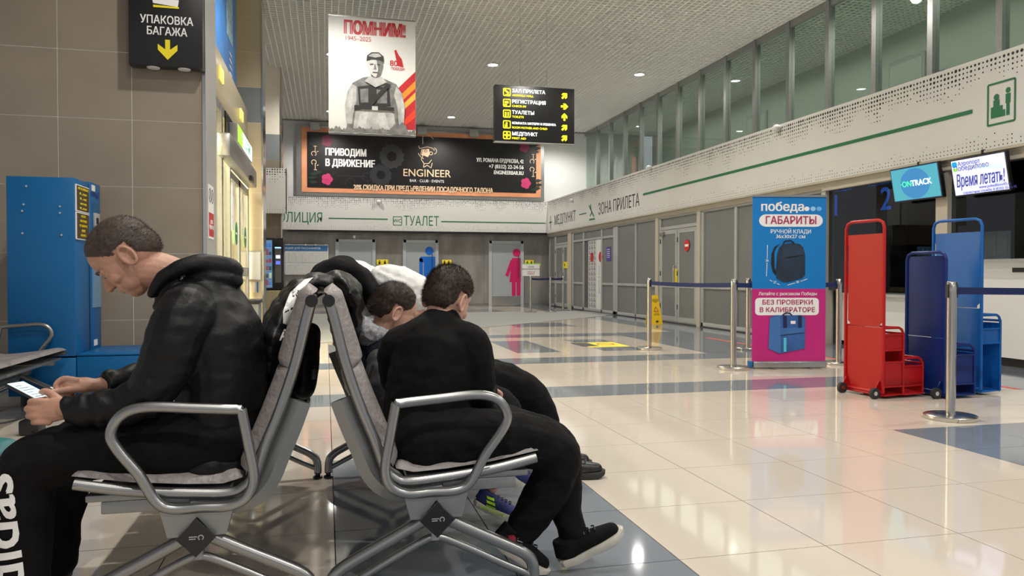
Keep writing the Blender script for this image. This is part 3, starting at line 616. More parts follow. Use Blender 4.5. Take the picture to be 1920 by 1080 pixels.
cp_ = BOX('control_box', (-1.885, 7.07, 1.42), (-1.865, 7.2, 1.54), M_greyframe, mc, .004); BOX('display', (-1.866, 7.09, 1.45), (-1.862, 7.15, 1.50), M_black, cp_); BOX('green_button', (-1.885, 7.09, 1.36), (-1.862, 7.16, 1.40), mat('green button', (.03, .4, .05), .4), mc)
BOX('white_knob', (-1.885, 7.07, 1.16), (-1.84, 7.12, 1.22), M_white, mc, .01); BOX('black_knob', (-1.885, 7.15, 1.16), (-1.84, 7.2, 1.22), M_black, mc, .01)
text('Qpatmo', FR(7.13, 1.70, -1.882), .07, M_blue_txt, mc)
for z0, z1, ls in ((1.52, 1.73, ('УПАКОВКА БАГАЖА', 'чемодан..... 700', 'сумка........ 600', 'ручная кладь', 'коляска.... 900')), (1.30, 1.515, ('ОПЛАТА', 'НАЛИЧНЫМИ', 'ПРИНИМАЕТСЯ', 'КАССА', 'ТЕРМИНАЛ'))):
    pq = BOX('price_board', (-1.889, 6.615, z0), (-1.880, 6.95, z1), M_white_txt, mc); BOX('brown_field', (-1.881, 6.625, z0+.008), (-1.878, 6.94, z1-.008), mat('dark brown field', (.07, .045, .02), .5), pq)
    for k, s_ in enumerate(ls): text(s_, FR(6.78, z1-.03-.038*k, -1.8765), .026, M_yel, pq, bold=.01)
BOX('sticker', (-1.884, 7.06, .43), (-1.880, 7.15, .48), M_white_txt, mc); BOX('sticker', (-1.884, 7.03, 1.72), (-1.880, 7.12, 1.77), M_white_txt, mc)
for (x, z) in ((-2.22, 1.70), (-2.24, 1.56), (-2.25, 1.51), (-2.25, 1.34), (-1.99, 1.55), (-1.99, 1.50), (-1.98, 1.33)): MB().lathe([(.001, -.003), (.007, -.003), (.007, .003), (.001, .003)], (0, 0, 0), 10); b = MB(); b.cyl((x, 6.6, z), (x, 6.594, z), .008, n=10); b.build('screw', M_chrome, mc)
for (x, y) in ((-2.28, 6.7), (-1.95, 6.7), (-2.28, 7.2), (-1.2, 6.7), (-1.2, 7.2)): MB().cyl((x, y, 0), (x, y, .09), .03, n=14).build('foot', M_black, mc)
# hanging baggage wrapping sign
sg = thing('wrapping_sign', 'black hanging sign box with white lettering and yellow down arrow', 'sign', (-1.32, 7.1, 2.8))
BOX('box', (-1.657, 7.31, 2.85), (-1.055, 7.43, 3.9), M_black, sg, .008)
text('УПАКОВКА\nБАГАЖА', FB(-1.345, 3.200, 7.305), .098, M_white_txt, sg, bold=.03, width=.43)
shape([[(-.02, .085), (.02, .085), (.02, -.0), (.08, .045), (.08, -.005), (0, -.09), (-.08, -.005), (-.08, .045), (-.02, 0)]], FB(-1.34, 2.998, 7.305), M_yel, sg, 'arrow')
shape([[(-.11, 0), (.11, 0), (.10, -.06), (-.1, -.04)]], FB(-1.355, 3.435, 7.305), M_white_txt, sg, 'suitcase_pictogram'); shape([[(-.10, 0), (.11, -.005), (.11, -.02), (-.1, -.02)]], FB(-1.355, 3.38, 7.304), M_yel, sg, 'pictogram_band')
for q in (-1.47, -1.215): MB().lathe([(.02, -.008), (.05, -.008), (.055, 0), (.02, 0)], (q, 7.37, 2.85), 20).build('lamp', M_white, sg)
BOX('wall_arm', (-1.5, 7.42, 3.3), (-1.1, 7.462, 3.36), M_black, sg)
# ================================================================ HANGING POSTER
def rope(p, q, r=.004): return MB().cyl(p, q, r, n=6)
po = thing('hanging_poster', 'white hanging poster with red headline and grey figure on orange stripes', 'poster', (.74, 12.7, 4.6))
x0, x1, z0, z1 = .055, 1.445, 3.30, 5.16
BOX('sheet', (x0, 12.7, z0), (x1, 12.72, z1), M_white, po)
P = lambda x, z, k=0: FB(x, z, 12.697-.0015*k)
text('ПОМНИМ!', P(.79, 4.985), .29, M_red_txt, po, bold=.09, width=.96); text('1945–2025', P(.52, 4.82), .1, M_red_txt, po, width=.40)
def Q(pts): return [(x0+(x1-x0)*(a-65)/745., z1-(z1-z0)*(b-50)/990.) for a, b in pts]
F0 = FB(0, 0, 12.697)
for k, (m_, pts) in enumerate(((M_red_txt, [(808, 480), (560, 730), (560, 980), (808, 990)]), (mat('orange print', (.85, .28, .03), .5), [(808, 560), (560, 810), (560, 870), (808, 625)]), (mat('amber print', (.88, .42, .06), .5), [(808, 660), (580, 890), (580, 940), (808, 720)]), (mat('scarlet print', (.72, .06, .03), .5), [(808, 800), (660, 960), (680, 985), (808, 880)]))):
    shape([Q(pts)], FB(0, 0, 12.6965-.0015*k), m_, po, 'stripe')
M_g1, M_g2, M_g3 = mat('light grey print', (.42, .42, .42), .6, nscale=9, namt=.25), mat('grey figure print', (.17, .17, .17), .6, nscale=9, namt=.4), mat('near black print', (.02, .02, .02), .6)
M_g0 = mat('pale grey print', (.55, .55, .55), .6, nscale=14, namt=.15)
fig = ((M_g2, [(215, 1000), (240, 860), (235, 700), (265, 610), (350, 560), (440, 540), (540, 560), (640, 600), (690, 680), (700, 830), (680, 1000)]),   # plain soldier, arms down, facing front
       (M_g1, [(270, 1000), (290, 850), (380, 820), (560, 820), (620, 860), (640, 1000)]), (M_g0, [(300, 990), (330, 870), (400, 850), (370, 990)]), (M_g0, [(500, 990), (480, 860), (540, 850), (580, 990)]),
       (M_g1, [(215, 960), (200, 800), (225, 680), (262, 620), (300, 640), (300, 760), (270, 880), (262, 960)]), (M_g0, [(225, 800), (240, 690), (270, 650), (265, 780), (245, 860)]),
       (M_g3, [(310, 640), (420, 620), (580, 640), (590, 790), (440, 815), (320, 795)]), (M_g2, [(330, 660), (400, 650), (400, 770), (335, 775)]), (M_g2, [(470, 655), (560, 660), (560, 770), (475, 775)]),
       (M_g1, [(640, 620), (690, 680), (715, 800), (705, 950), (660, 950), (650, 800), (620, 700)]), (M_g0, [(690, 700), (708, 800), (695, 900), (680, 800)]),
       (M_g0, [(395, 400), (450, 385), (515, 400), (525, 455), (505, 520), (460, 555), (420, 525), (393, 460)]), (M_g2, [(470, 400), (518, 410), (525, 455), (505, 520), (470, 550), (485, 480)]), (M_g3, [(415, 440), (445, 436), (445, 446), (415, 450)]), (M_g3, [(475, 436), (503, 440), (500, 450), (475, 446)]), (M_g2, [(452, 440), (462, 440), (470, 485), (448, 488)]), (M_g3, [(435, 508), (482, 508), (478, 516), (440, 516)]),
       (M_g3, [(385, 420), (390, 370), (430, 340), (490, 338), (530, 370), (532, 420), (490, 402), (430, 402)]), (M_g1, [(400, 375), (435, 350), (490, 348), (515, 372), (460, 385)]),
       (M_g1, [(410, 545), (460, 560), (510, 545), (560, 590), (460, 640), (370, 590)]), (M_g3, [(560, 600), (595, 610), (400, 830), (365, 822)]), (M_g3, [(280, 800), (620, 805), (620, 835), (280, 832)]), (M_g0, [(430, 802), (480, 802), (480, 835), (430, 835)]))
for k, (m_, pts) in enumerate(fig): shape([Q(pts)], FB(0, 0, 12.689-.0012*k), m_, po, 'figure_print')
rk = [(66, 1038)] + [(66+i*9, 1000+9*math.sin(i*1.7)+12*math.sin(i*.6)+7*math.sin(i*3.1)-(60*math.sin((i-58)/18*math.pi) if 58 < i < 76 else 0)) for i in range(83)] + [(806, 1038)]
shape([Q(rk)], FB(0, 0, 12.655), M_g2, po, 'rubble_print')
text('80', P(1.09, 4.46, 1), .13, M_red_txt, po, bold=.03); text('ПОБЕДА!', P(1.16, 4.375, 1), .06, M_red_txt, po, bold=.02, width=.22)
shape([Q([(650, 440), (640, 380), (625, 310), (640, 300), (665, 350), (690, 380), (705, 450)])], F0, M_red_txt, po, 'emblem_figure')
BOX('top_rail', (x0, 12.69, z1), (x1, 12.73, z1+.02), M_alu, po); BOX('bottom_rail', (x0, 12.69, z0-.02), (x1, 12.73, z0), M_alu, po)
for q in (x0+.08, x1-.08): rope((q, 12.71, z1+.02), (q, 12.71, CEIL), .003).build('wire', M_chrome, po)
# ================================================================ DIRECTION SIGN
ds = thing('direction_sign', 'black hanging direction sign with glowing yellow and white lettering', 'sign', (3.6, 13.2, 4.)); sx0, sx1, sz0, sz1 = 2.885, 4.345, 3.365, 4.35
BOX('box', (sx0, 13.2, sz0), (sx1, 13.34, sz1), M_black, ds, .006); BOX('bottom_edge', (sx0, 13.195, sz0-.01), (sx1, 13.34, sz0), M_greyframe, ds)
M_yg = mat('yellow lit letters', (1, .88, .01), .5, emit=1.1); M_wg = mat('white lit letters', (.95, 1, 1), .5, emit=1.2)
rows = (('ЗАЛ ПРИЛЕТА', 'ARRIVALS HALL', .60, .39, 45), ('РЕГИСТРАЦИЯ', 'CHECK-IN', .61, .25, 0), ('ТУАЛЕТЫ', 'TOILETS', .40, .21, 90), ('КОМНАТА МАТЕРИ И РЕБЕНКА', 'ROOM MOTHER AND CHILD', .80, .64, 45), ('МЕДПУНКТ', 'FIRST AID', .46, .25, 45))
for k, (a, b, wa, wb_, ang) in enumerate(rows):
    zc = sz1-.125-.188*k; S_ = FB(0, 0, 13.194)
    ic = shape([rrect(sx0+.145, zc-.07, sx0+.285, zc+.07, .025), rrect(sx0+.162, zc-.053, sx0+.268, zc+.053, .012)], S_, M_yg, ds, 'pictogram_frame')
    cx = sx0+.215
    pic = ([line2((cx-.04, zc+.04), (cx+.03, zc-.02), .03), rect(cx-.03, zc-.045, cx+.045, zc-.035)], [rrect(cx-.04, zc-.01, cx+.03, zc+.03, .01), rect(cx-.045, zc-.045, cx+.0, zc-.02)], [rect(cx-.035, zc-.045, cx-.01, zc+.03), rect(cx+.01, zc-.045, cx+.035, zc+.03)], [circ(cx-.005, zc+.02, .02, 12), rect(cx-.035, zc-.045, cx+.01, zc-.005)], [rect(cx-.045, zc-.015, cx+.045, zc+.015)])[k]
    for q in pic: shape([q], S_, M_yg, ds, 'pictogram')
    if k == 4: shape([rect(cx-.015, zc-.045, cx+.015, zc+.045)], FB(0, 0, 13.192), M_yg, ds, 'pictogram')
    text(a, FB(sx0+.31+wa/2, zc+.028, 13.194), .085 if k != 3 else .055, M_wg, ds, width=wa, bold=.03); text(b, FB(sx0+.31+wb_/2, zc-.05, 13.194), .05, M_yg, ds, width=wb_, bold=.03)
    shape([[(-.065, -.018), (.0, -.018), (-.03, -.05), (.015, -.055), (.07, 0), (.015, .055), (-.03, .05), (.0, .018), (-.065, .018)]], FB(sx1-.19, zc-.01, 13.193) @ Matrix.Rotation(R(ang), 4, 'Z'), M_yg, ds, 'arrow')
for q in (3.36, 3.85):
    rope((q, 13.27, sz1), (q, 13.27, CEIL)).build('wire', M_chrome, ds); MB().cyl((q, 13.27, sz1+.05), (q, 13.27, sz1+.32), .009, n=8).build('turnbuckle', M_chrome, ds)
# ================================================================ BILLBOARD
bb = thing('billboard', 'wide black wall billboard with copper border and bar advertisement', 'billboard', (3, 24.4, 4.5)); bx0, bx1, bz0, bz1 = -.86, 6.98, 3.43, 5.58
BOX('steel_frame', (bx0, 24.36, bz0), (bx1, 24.48, bz1), M_alu, bb); BOX('border', (bx0+.16, 24.345, bz0+.12), (bx1-.12, 24.36, bz1-.06), M_orange, bb); BOX('black_field', (bx0+.32, 24.335, bz0+.26), (bx1-.28, 24.346, bz1-.2), mat('matt black print', (.010, .0095, .011), .35), bb)
B = lambda x, z, k=0: FB(x, z, 24.331-.002*k)
def bxz(px, pz): return (px, pz)
text('ПРИВОДИМ', B(.62, 4.78), .30, M_white_txt, bb, width=1.22, bold=.07); text('В ДВИЖЕНИЕ', B(.75, 4.45), .30, M_white_txt, bb, width=1.48, bold=.07)
bb_t = text('ENGINEER', B(3.12, 4.22), .33, M_cream_txt, bb, width=1.50, bold=.01); text('BAR · CLUB · EVENTS', B(3.12, 3.98), .12, M_white_txt, bb, width=1.08)
text('20% СКИДКА ПРИ ПРЕДЪЯВЛЕНИИ ПОСАДОЧНОГО ТАЛОНА', B(3.05, 3.72), .22, M_cream_txt, bb, width=4.4, bold=.06)
for k, s_ in enumerate(('УЛ. РОМАНА ЕРДЯКОВА, 42', '+7 (8332) 22-24-56', 'ENGINEERBAR.RU')):
    wd = (1.55, 1.15, .98)[k]; text(s_, B(6.27-wd/2, 4.70-.19*k), .17, M_white_txt, bb, width=wd, bold=.05)
def gear(cx, cz, r, n): 
    o = []
    for k in range(n*4):
        a = 2*math.pi*k/(n*4); rr = r*(1.09 if k % 4 in (1, 2) else .98); o.append((cx+rr*math.cos(a), cz+rr*math.sin(a)))
    return [o, circ(cx, cz, r*.42, 24)]
shape(gear(2.02, 4.72, .36, 14), B(0, 0), M_dkgrey, bb, 'gear_print'); shape(gear(1.68, 4.13, .32, 12), B(0, 0, 1), mat('charcoal print', (.03, .031, .036), .4), bb, 'gear_print')
# hat wearing bearded gentleman emblem, outline strokes
hx, hz = 3.13, 4.86
lines([[(-.14, .28), (-.14, .52), (-.05, .58), (.1, .55), (.2, .45)], arc(0, .1, .3, 200, 250), [(-.27, .22), (-.24, .14), (-.12, .17), (.0, .2), (.15, .17), (.24, .10)], arc(.2, .08, .1, -80, 80), arc(.12, .0, .05, 0, 360), [(-.17, .12), (-.2, -.05), (-.13, -.08), (-.19, -.2), (-.1, -.33), (.05, -.32), (.14, -.2)], [(-.1, -.33), (-.12, -.45), (0, -.38), (.12, -.46), (.16, -.3)]], .02, B(hx, hz), M_cream_txt, bb, 'emblem_outline')
shape([[(-.15, .12), (.06, .14), (.08, -.02), (.02, -.12), (-.1, -.08), (-.17, -.05)]], B(hx, hz), M_cream_txt, bb, 'emblem_face'); lines([arc(-.05, .07, .04, 0, 360)], .016, B(hx, hz, 1), M_black, bb, 'emblem_monocle')
for (cx, cz, sg_, dim) in ((.05, 3.95, 1, 0), (.05, 5.12, 1, 1), (6.35, 4.0, -1, 0), (6.30, 5.18, -1, 1)):
    mr = mat('magenta rose print', (.50, .03, .14), .5) if not dim else mat('dim rose print', (.20, .015, .06), .5)
    for k in range(5):
        a = k*1.25; shape([circ(cx+.09*math.cos(a), cz+.1*math.sin(a), .09, 7)], B(0, 0, 1+k % 3), mr, bb, 'rose_petal')
    for k in range(4):
        a = math.pi/2+.7*k if sg_ > 0 else -.4+.7*k-1.2; q = (cx-sg_*.28+.15*math.cos(a), cz+.2*math.sin(a)); shape([[(q[0]-.14, q[1]), (q[0], q[1]+.06), (q[0]+.14, q[1]+.02), (q[0], q[1]-.06)]], B(0, 0, k % 3), mat('leaf print', (.008, .022, .016), .5), bb, 'leaf_print')
for (cx) in (-.30, 6.60):
    for cz, f_ in ((4.80, 1), (4.38, -1)): lines([[(0, .16*f_), (0, -.05*f_)], arc(-.04, -.08*f_, .07, -60, 240), [(.05, -.02), (.1, 0)], [(-.05, .15*f_), (.05, .15*f_)]], .018, B(cx, cz), M_cream_txt, bb, 'ornament')
lines([[(-.5, .02), (.4, .02)], arc(-.1, -.2, .15, 0, 360), arc(.4, 0, .14, 0, 360, 8), arc(-.55, .0, .1, 90, 270), [(.42, -.1), (.42, -.2), (.6, -.2)]], .012, B(.85, 4.05), M_dkgrey, bb, 'engine_sketch')
for k, q in enumerate((-.3, 1.3, 2.95, 4.6, 6.2)):
    t = thing('floodlight', 'small grey floodlight box above the billboard, %s from the left' % ('first', 'second', 'third', 'fourth', 'fifth')[k], 'lamp', (q, 24.2, 5.5), 'floodlights above the billboard'); BOX('housing', (q-.14, 24.1, 5.42), (q+.14, 24.32, 5.64), M_greyframe, t, .01); BOX('bracket', (q-.03, 24.3, 5.5), (q+.03, 24.48, 5.54), M_greyframe, t)
# ================================================================ VENDING MACHINE
vm = thing('vending_machine', 'black vending machine with lit snack window beside far left pillar', 'vending machine', (-1.3, 18.2, 0))
BOX('body', (-2.0, 17.62, .70), (-.90, 18.36, 1.83), M_blackgloss, vm, .01); BOX('lower_panel', (-2.0, 17.60, .0), (-.90, 18.36, .68), mat('golden brown panel', (.30, .25, .14), .25), vm, .01)
wv = BOX('lit_window', (-1.95, 17.61, .74), (-1.14, 17.617, 1.78), mat('cool lit window', (.10, .22, .38), .2, emit=.5), vm)
rv = random.Random(4)
for j in range(6):
    BOX('shelf', (-1.93, 17.58, .78+.165*j), (-1.15, 17.61, .785+.165*j), M_white_txt, vm)
    for i in range(12):
        c_ = rv.choice(('snack white', 'snack blue', 'snack red', 'snack yellow', 'snack dark')); cc = {'snack white': (.6, .7, .8), 'snack blue': (.05, .2, .6), 'snack red': (.3, .05, .08), 'snack yellow': (.5, .6, .45), 'snack dark': (.03, .08, .1)}[c_]
        hh = rv.uniform(.07, .14); xx = -1.92+.065*i; BOX('snack', (xx, 17.585, .787+.165*j), (xx+.05, 17.605, .787+.165*j+hh), mat(c_, cc, .4, emit=.3), vm, .005)
BOX('control_panel', (-1.08, 17.60, .85), (-.95, 17.612, 1.6), mat('vending grey', (.11, .11, .11), .3), vm)
for (z, c_) in ((1.60, 'white sign glow2'), (1.38, 'keypad glow'), (1.25, 'blue glow')): BOX('lit_pad', (-1.06 if z < 1.5 else -1.08, 17.59, z), (-.97 if z < 1.5 else -.95, 17.601, z+(.07 if z < 1.5 else .03)), mat(c_, {'white sign glow2': (.3, .6, 1), 'keypad glow': (.7, .8, 1), 'blue glow': (.1, .15, .9)}[c_], .4, emit=1.), vm)
# ================================================================ STANCHIONS
def stanch(x, y, lab, grp='belt barrier posts', dirs=()):
    t = thing('barrier_post', lab, 'barrier post', (x, y, 0), grp)
    MB().lathe([(.02, 0), (.172, 0), (.175, .004), (.175, .026), (.165, .032), (.03, .038), (.02, .038)], (x, y, 0), 48).build('base', M_steel, t)
    MB().lathe([(.01, .03), (.032, .03), (.032, .90), (.01, .90)], (x, y, 0), 24).build('post', M_steel, t)
    MB().lathe([(.01, .90), (.033, .90), (.034, .97), (.030, .975), (.01, .975)], (x, y, 0), 24).build('head', M_steel, t)
    for a in dirs: MB().box((x+.03*math.cos(R(a))-.012, y+.03*math.sin(R(a))-.012, .86), (x+.03*math.cos(R(a))+.012, y+.03*math.sin(R(a))+.012, .955)).build('belt_clip', M_black, t)
    return t
def belt(p, q, lab, z0=.885, z1=.935):
    p, q = Vector(p), Vector(q); d = (q-p).normalized(); p = p+d*.036; q = q-d*.036; n = Vector((-d.y, d.x))*.0012; m_ = MB(); c = (p+q)/2
    N = 8; rows_ = []
    for k in range(N+1):
        a = p+(q-p)*k/N; s = -.012*math.sin(math.pi*k/N); rows_.append([m_.bm.verts.new((a.x+e*n.x, a.y+e*n.y, z+s)) for e, z in ((1, z0), (1, z1), (-1, z1), (-1, z0))])
    for r0, r1 in zip(rows_, rows_[1:]):
        for k in range(4): m_.bm.faces.new((r0[k], r0[(k+1) % 4], r1[(k+1) % 4], r1[k]))
    m_.bm.faces.new(rows_[0]); m_.bm.faces.new(rows_[-1][::-1])
    return tag(m_.build('barrier_belt', M_belt, None, 0), lab, 'belt')
stanch(4.306, 9.80, 'steel belt post left of the yellow wet floor sign', dirs=(270,)); stanch(4.293, 7.535, 'steel belt post just left of the roll-up banner', dirs=(90, 0))
stanch(5.62, 9.48, 'steel belt post standing behind the roll-up banner', dirs=(280,)); stanch(4.314, 4.57, 'large near steel belt post before the blue sizer frames', dirs=(0, 180)); stanch(5.7, 7.67, 'steel belt post half hidden by the red sizer frame', dirs=(180,))
stanch(6.7, 4.62, 'steel belt post beyond right edge holding the near belt', dirs=(180,))
stanch(5.38, 20.1, 'far left one of three posts near the toilets, with notice frame on top', 'far barrier posts'); stanch(5.98, 20.26, 'middle one of three far posts near the toilets', 'far barrier posts'); stanch(6.51, 20.77, 'right one of three far posts near the toilets', 'far barrier posts')
belt((4.306, 9.8), (4.293, 7.535), 'blue belt between the two posts left of the banner'); belt((4.293, 7.535), (5.7, 7.67), 'blue belt passing behind the roll-up banner'); belt((4.314, 4.57), (6.7, 4.62), 'blue belt running right from the near post')
belt((5.38, 20.1), (5.98, 20.26), 'far dark belt, left span near the toilets'); belt((5.98, 20.26), (6.51, 20.77), 'far dark belt, right span near the toilets'); belt((5.62, 9.48), (5.7, 7.67), 'blue belt from the post behind banner to sizer side')
t = thing('barrier_notice', 'white notice with green top on the far left barrier post', 'sign', (5.4, 20.08, 1.0)); BOX('sheet', (5.14, 20.06, .99), (5.62, 20.075, 1.30), M_white, t); BOX('green_strip', (5.18, 20.09, 1.26), (5.66, 20.10, 1.33), mat('lime print', (.35, .6, .1), .5), t)
text('ЗОНА\nБЕЗОПАСНОСТИ', FB(5.38, 1.20, 20.058), .06, M_dkgrey, t); text('ПРОХОД\nЗАКРЫТ', FB(5.38, 1.07, 20.058), .05, M_red_txt, t)
MB().cyl((5.38, 20.1, .97), (5.38, 20.1, 1.0), .012, n=8).build('socket', M_steel, t)
# wet floor sign
wf = thing('wet_floor_sign', 'yellow folding wet floor sign standing by grey partition', 'sign', (6.65, 14.9, 0))
for s_, nm in ((-1, 'front_board'), (1, 'rear_board')):
    b = MB(); yb, yt = 14.9+s_*.16, 14.9+s_*.02; vs = []
    for (yy, zz, hw) in ((yb, 0.0, .125), (yt, .60, .075)):
        for e in (-.006, .006):
            vs += [b.bm.verts.new((6.65-hw, yy+e, zz)), b.bm.verts.new((6.65+hw, yy+e, zz))]
    for f in ((0, 1, 5, 4), (2, 6, 7, 3), (0, 4, 6, 2), (1, 3, 7, 5), (0, 2, 3, 1), (4, 5, 7, 6)): b.bm.faces.new([vs[k] for k in f])
    b.build(nm, mat('sign yellow plastic', (.80, .52, .01), .4), wf, 0)
Fw = frame((6.65, 14.804, .32), (1, 0, 0), (0, .14, .6)) @ Matrix.Translation((0, 0, .002))
text('ОСТОРОЖНО\nМОКРЫЙ\nПОЛ', Fw @ Matrix.Translation((0, .16, .006)), .028, M_black, wf); lines([[(-.05, -.06), (.05, -.06), (0, .04), (-.05, -.06)]], .01, Fw @ Matrix.Translation((0, .0, .006)), M_red_txt, wf, 'warning_triangle'); text('CAUTION\nWET FLOOR', Fw @ Matrix.Translation((0, -.12, .006)), .024, M_black, wf)
MB().ell((6.65, 14.73, .06), (.03, .02, .018), sub=2).build('hand_hole', M_black, wf)
# ================================================================ ROLL-UP BANNER
bn_o, bn_r, bn_u = Vector((4.513, 7.53, 0)), Vector((.80, -.16, 0)), Vector((.055, -.01, 1.0))
rb = thing('roll_up_banner', 'tall roll-up banner, blue above and magenta below, showing backpacks', 'banner', tuple(bn_o))
W_ = bn_r.length; er = bn_r.normalized(); FBn = frame(bn_o+Vector((0, 0, .07)), er, bn_u); Hh = 1.80
def bnm(b, name, m, sm=None): me = b.mesh(smooth=sm); me.transform(FBn); return link(name, me, m, rb)
bnm(MB().box((0, 0, -.004), (W_, .80, .0)), 'magenta_print', mat('magenta print', (.52, .015, .19), .45), 0); bnm(MB().box((0, .80, -.004), (W_, Hh, .0)), 'blue_print', mat('banner blue print', (.0, .19, .55), .45), 0)
bnm(MB().box((-.005, Hh, -.01), (W_+.005, Hh+.02, .008)), 'top_rail', M_alu); me = MB().box((-.0, -.06, -.07), (W_, .012, .05), .015).mesh(); me.transform(FBn); link('base_cassette', me, M_alu, rb)
me = MB().box((-.03, -.06, -.065), (.0, .015, .045), .012).mesh(); me.transform(FBn); link('end_cap', me, M_machine, rb); me = MB().cyl((W_/2, 0, -.03), (W_/2, Hh, -.03), .01, n=8).mesh(); me.transform(FBn); link('support_pole', me, M_alu, rb)
for q in (.22, .62):
    me = MB().box((q-.02, -.068, -.2), (q+.02, -.06, .1)).mesh(); me.transform(FBn); link('foot', me, M_alu, rb)
def U(px, py): return ((px-95.)/740.*W_, None)
sc1 = W_/735.     # banner pixel scale of the detail view
def bq(x, y): return ((x-100)*sc1+.0, Hh-(y-68)*Hh/1900.)       # x 100..835, y 68..1968 (lower detail continues at +1023)
def BT(x, y, k=1): a, b = bq(x, y); return FBn @ Matrix.Translation((a, b, .0015*k))
def BS(pts, m, k, nm='print'): return shape([[bq(*p) for p in pts]], FBn @ Matrix.Translation((0, 0, .0015*k)), m, rb, nm, .001)
def rr(x0, y0, x1, y1, r): a = rrect(x0, y0, x1, y1, r); return a
text('победа', BT(398, 185), .135, M_white_txt, rb, width=420*sc1, bold=.05); M_lb = mat('light blue dot', (.15, .45, .80), .45)
for k, (x, m_) in enumerate(((640, M_white_txt), (702, mat('pale dot', (.3, .6, .85), .45)), (762, M_lb))): BS(circ(x, 203, 26), m_, 1, 'logo_dot')
BS(rr(165, 268, 800, 410, 70), M_white_txt, 1, 'white_pill'); text('ГАБАРИТЫ', BT(482, 340, 3), .115, M_red_txt if 0 else mat('crimson print', (.42, .02, .10), .45), rb, width=500*sc1, bold=.03)
text('РУЧНОЙ КЛАДИ', BT(482, 468), .06, M_white_txt, rb, width=400*sc1, bold=.02); text('36х30х27 см', BT(480, 524), .055, M_white_txt, rb, width=290*sc1, bold=.02)
M_bp = mat('dark navy backpack print', (.012, .028, .055), .5, nscale=8, namt=.3)
BS([(375, 605), (320, 640), (290, 720), (285, 830), (300, 920), (330, 970), (345, 940), (320, 880), (318, 700), (345, 640)], M_black, 2, 'strap_print')
BS([(400, 610), (365, 650), (345, 740), (335, 900), (340, 1000), (400, 1045), (450, 1050), (600, 1000), (625, 960), (625, 740), (605, 650), (570, 610), (500, 595)], M_bp, 3, 'backpack_print'); BS([(400, 660), (440, 630), (560, 620), (600, 660), (610, 740), (400, 770)], mat('backpack lighter print', (.02, .04, .075), .5), 4, 'pocket_print')
lines([[bq(*p) for p in ((405, 605), (420, 575), (480, 568), (515, 600))]], .014, FBn @ Matrix.Translation((0, 0, .006)), M_black, rb, 'grip_print'); lines([[bq(430, 765), bq(600, 735)]], .008, FBn @ Matrix.Translation((0, 0, .008)), M_black, rb, 'zip_print')
lines([[bq(250, 620), bq(247, 780)], [bq(246, 820), bq(240, 980)], [bq(275, 1022), bq(300, 1040)], [bq(345, 1062), bq(375, 1078)], [bq(450, 1082), bq(525, 1056)], [bq(580, 1038), bq(650, 1010)]], .006, FBn @ Matrix.Translation((0, 0, .002)), M_white_txt, rb, 'dimension_line')
for s_, x, y in (('36', 246, 800), ('27', 325, 1050), ('30', 550, 1046)): text(s_, BT(x, y), .035, M_white_txt, rb, bold=.02)
yo = 1023
text('Летайте с рюкзаком Победы', BT(455, 160+yo), .05, M_white_txt, rb, width=580*sc1, bold=.02); BS(rr(130, 205+yo, 765, 405+yo, 40), M_white_txt, 1, 'white_box')
text('БЕЗ ПРОВЕРКИ', BT(452, 258+yo, 3), .07, MATS['crimson print'], rb, width=500*sc1, bold=.02); text('В КАЛИБРАТОРЕ', BT(450, 345+yo, 3), .07, MATS['crimson print'], rb, width=550*sc1, bold=.02)
M_b1, M_b2, M_b3 = mat('backpack blue print', (.03, .11, .34), .5, nscale=8, namt=.2), mat('backpack side print', (.05, .16, .42), .5), mat('backpack dark print', (.006, .014, .07), .5)
BS([(275, 430+yo), (330, 405+yo), (580, 405+yo), (630, 430+yo), (628, 790+yo), (370, 848+yo), (262, 790+yo)], M_b1, 4, 'backpack_print'); BS([(275, 440+yo), (380, 410+yo), (385, 845+yo), (262, 790+yo)], M_b2, 5, 'side_print')
for x in (425, 575): BS([(x-18, 410+yo), (x+18, 410+yo), (x+20, 550+yo), (x-16, 555+yo)], M_b3, 6, 'strap_print')
BS([(385, 555+yo), (620, 540+yo), (620, 605+yo), (385, 635+yo)], mat('pocket blue print', (.045, .15, .40), .5), 6, 'pocket_print'); BS([(385, 632+yo), (620, 602+yo), (620, 608+yo), (385, 640+yo)], M_b3, 7, 'zip_print'); BS(rect(482, 470+yo, 530, 505+yo), M_white_txt, 6, 'badge_print'); BS(rect(412, 665+yo, 440, 825+yo), mat('cyan tag print', (.1, .55, .75), .5), 8, 'tag_print'); lines([[bq(400, 405+yo), bq(430, 380+yo), bq(470, 380+yo), bq(495, 405+yo)]], .014, FBn @ Matrix.Translation((0, 0, .009)), M_b3, rb, 'grip_print')
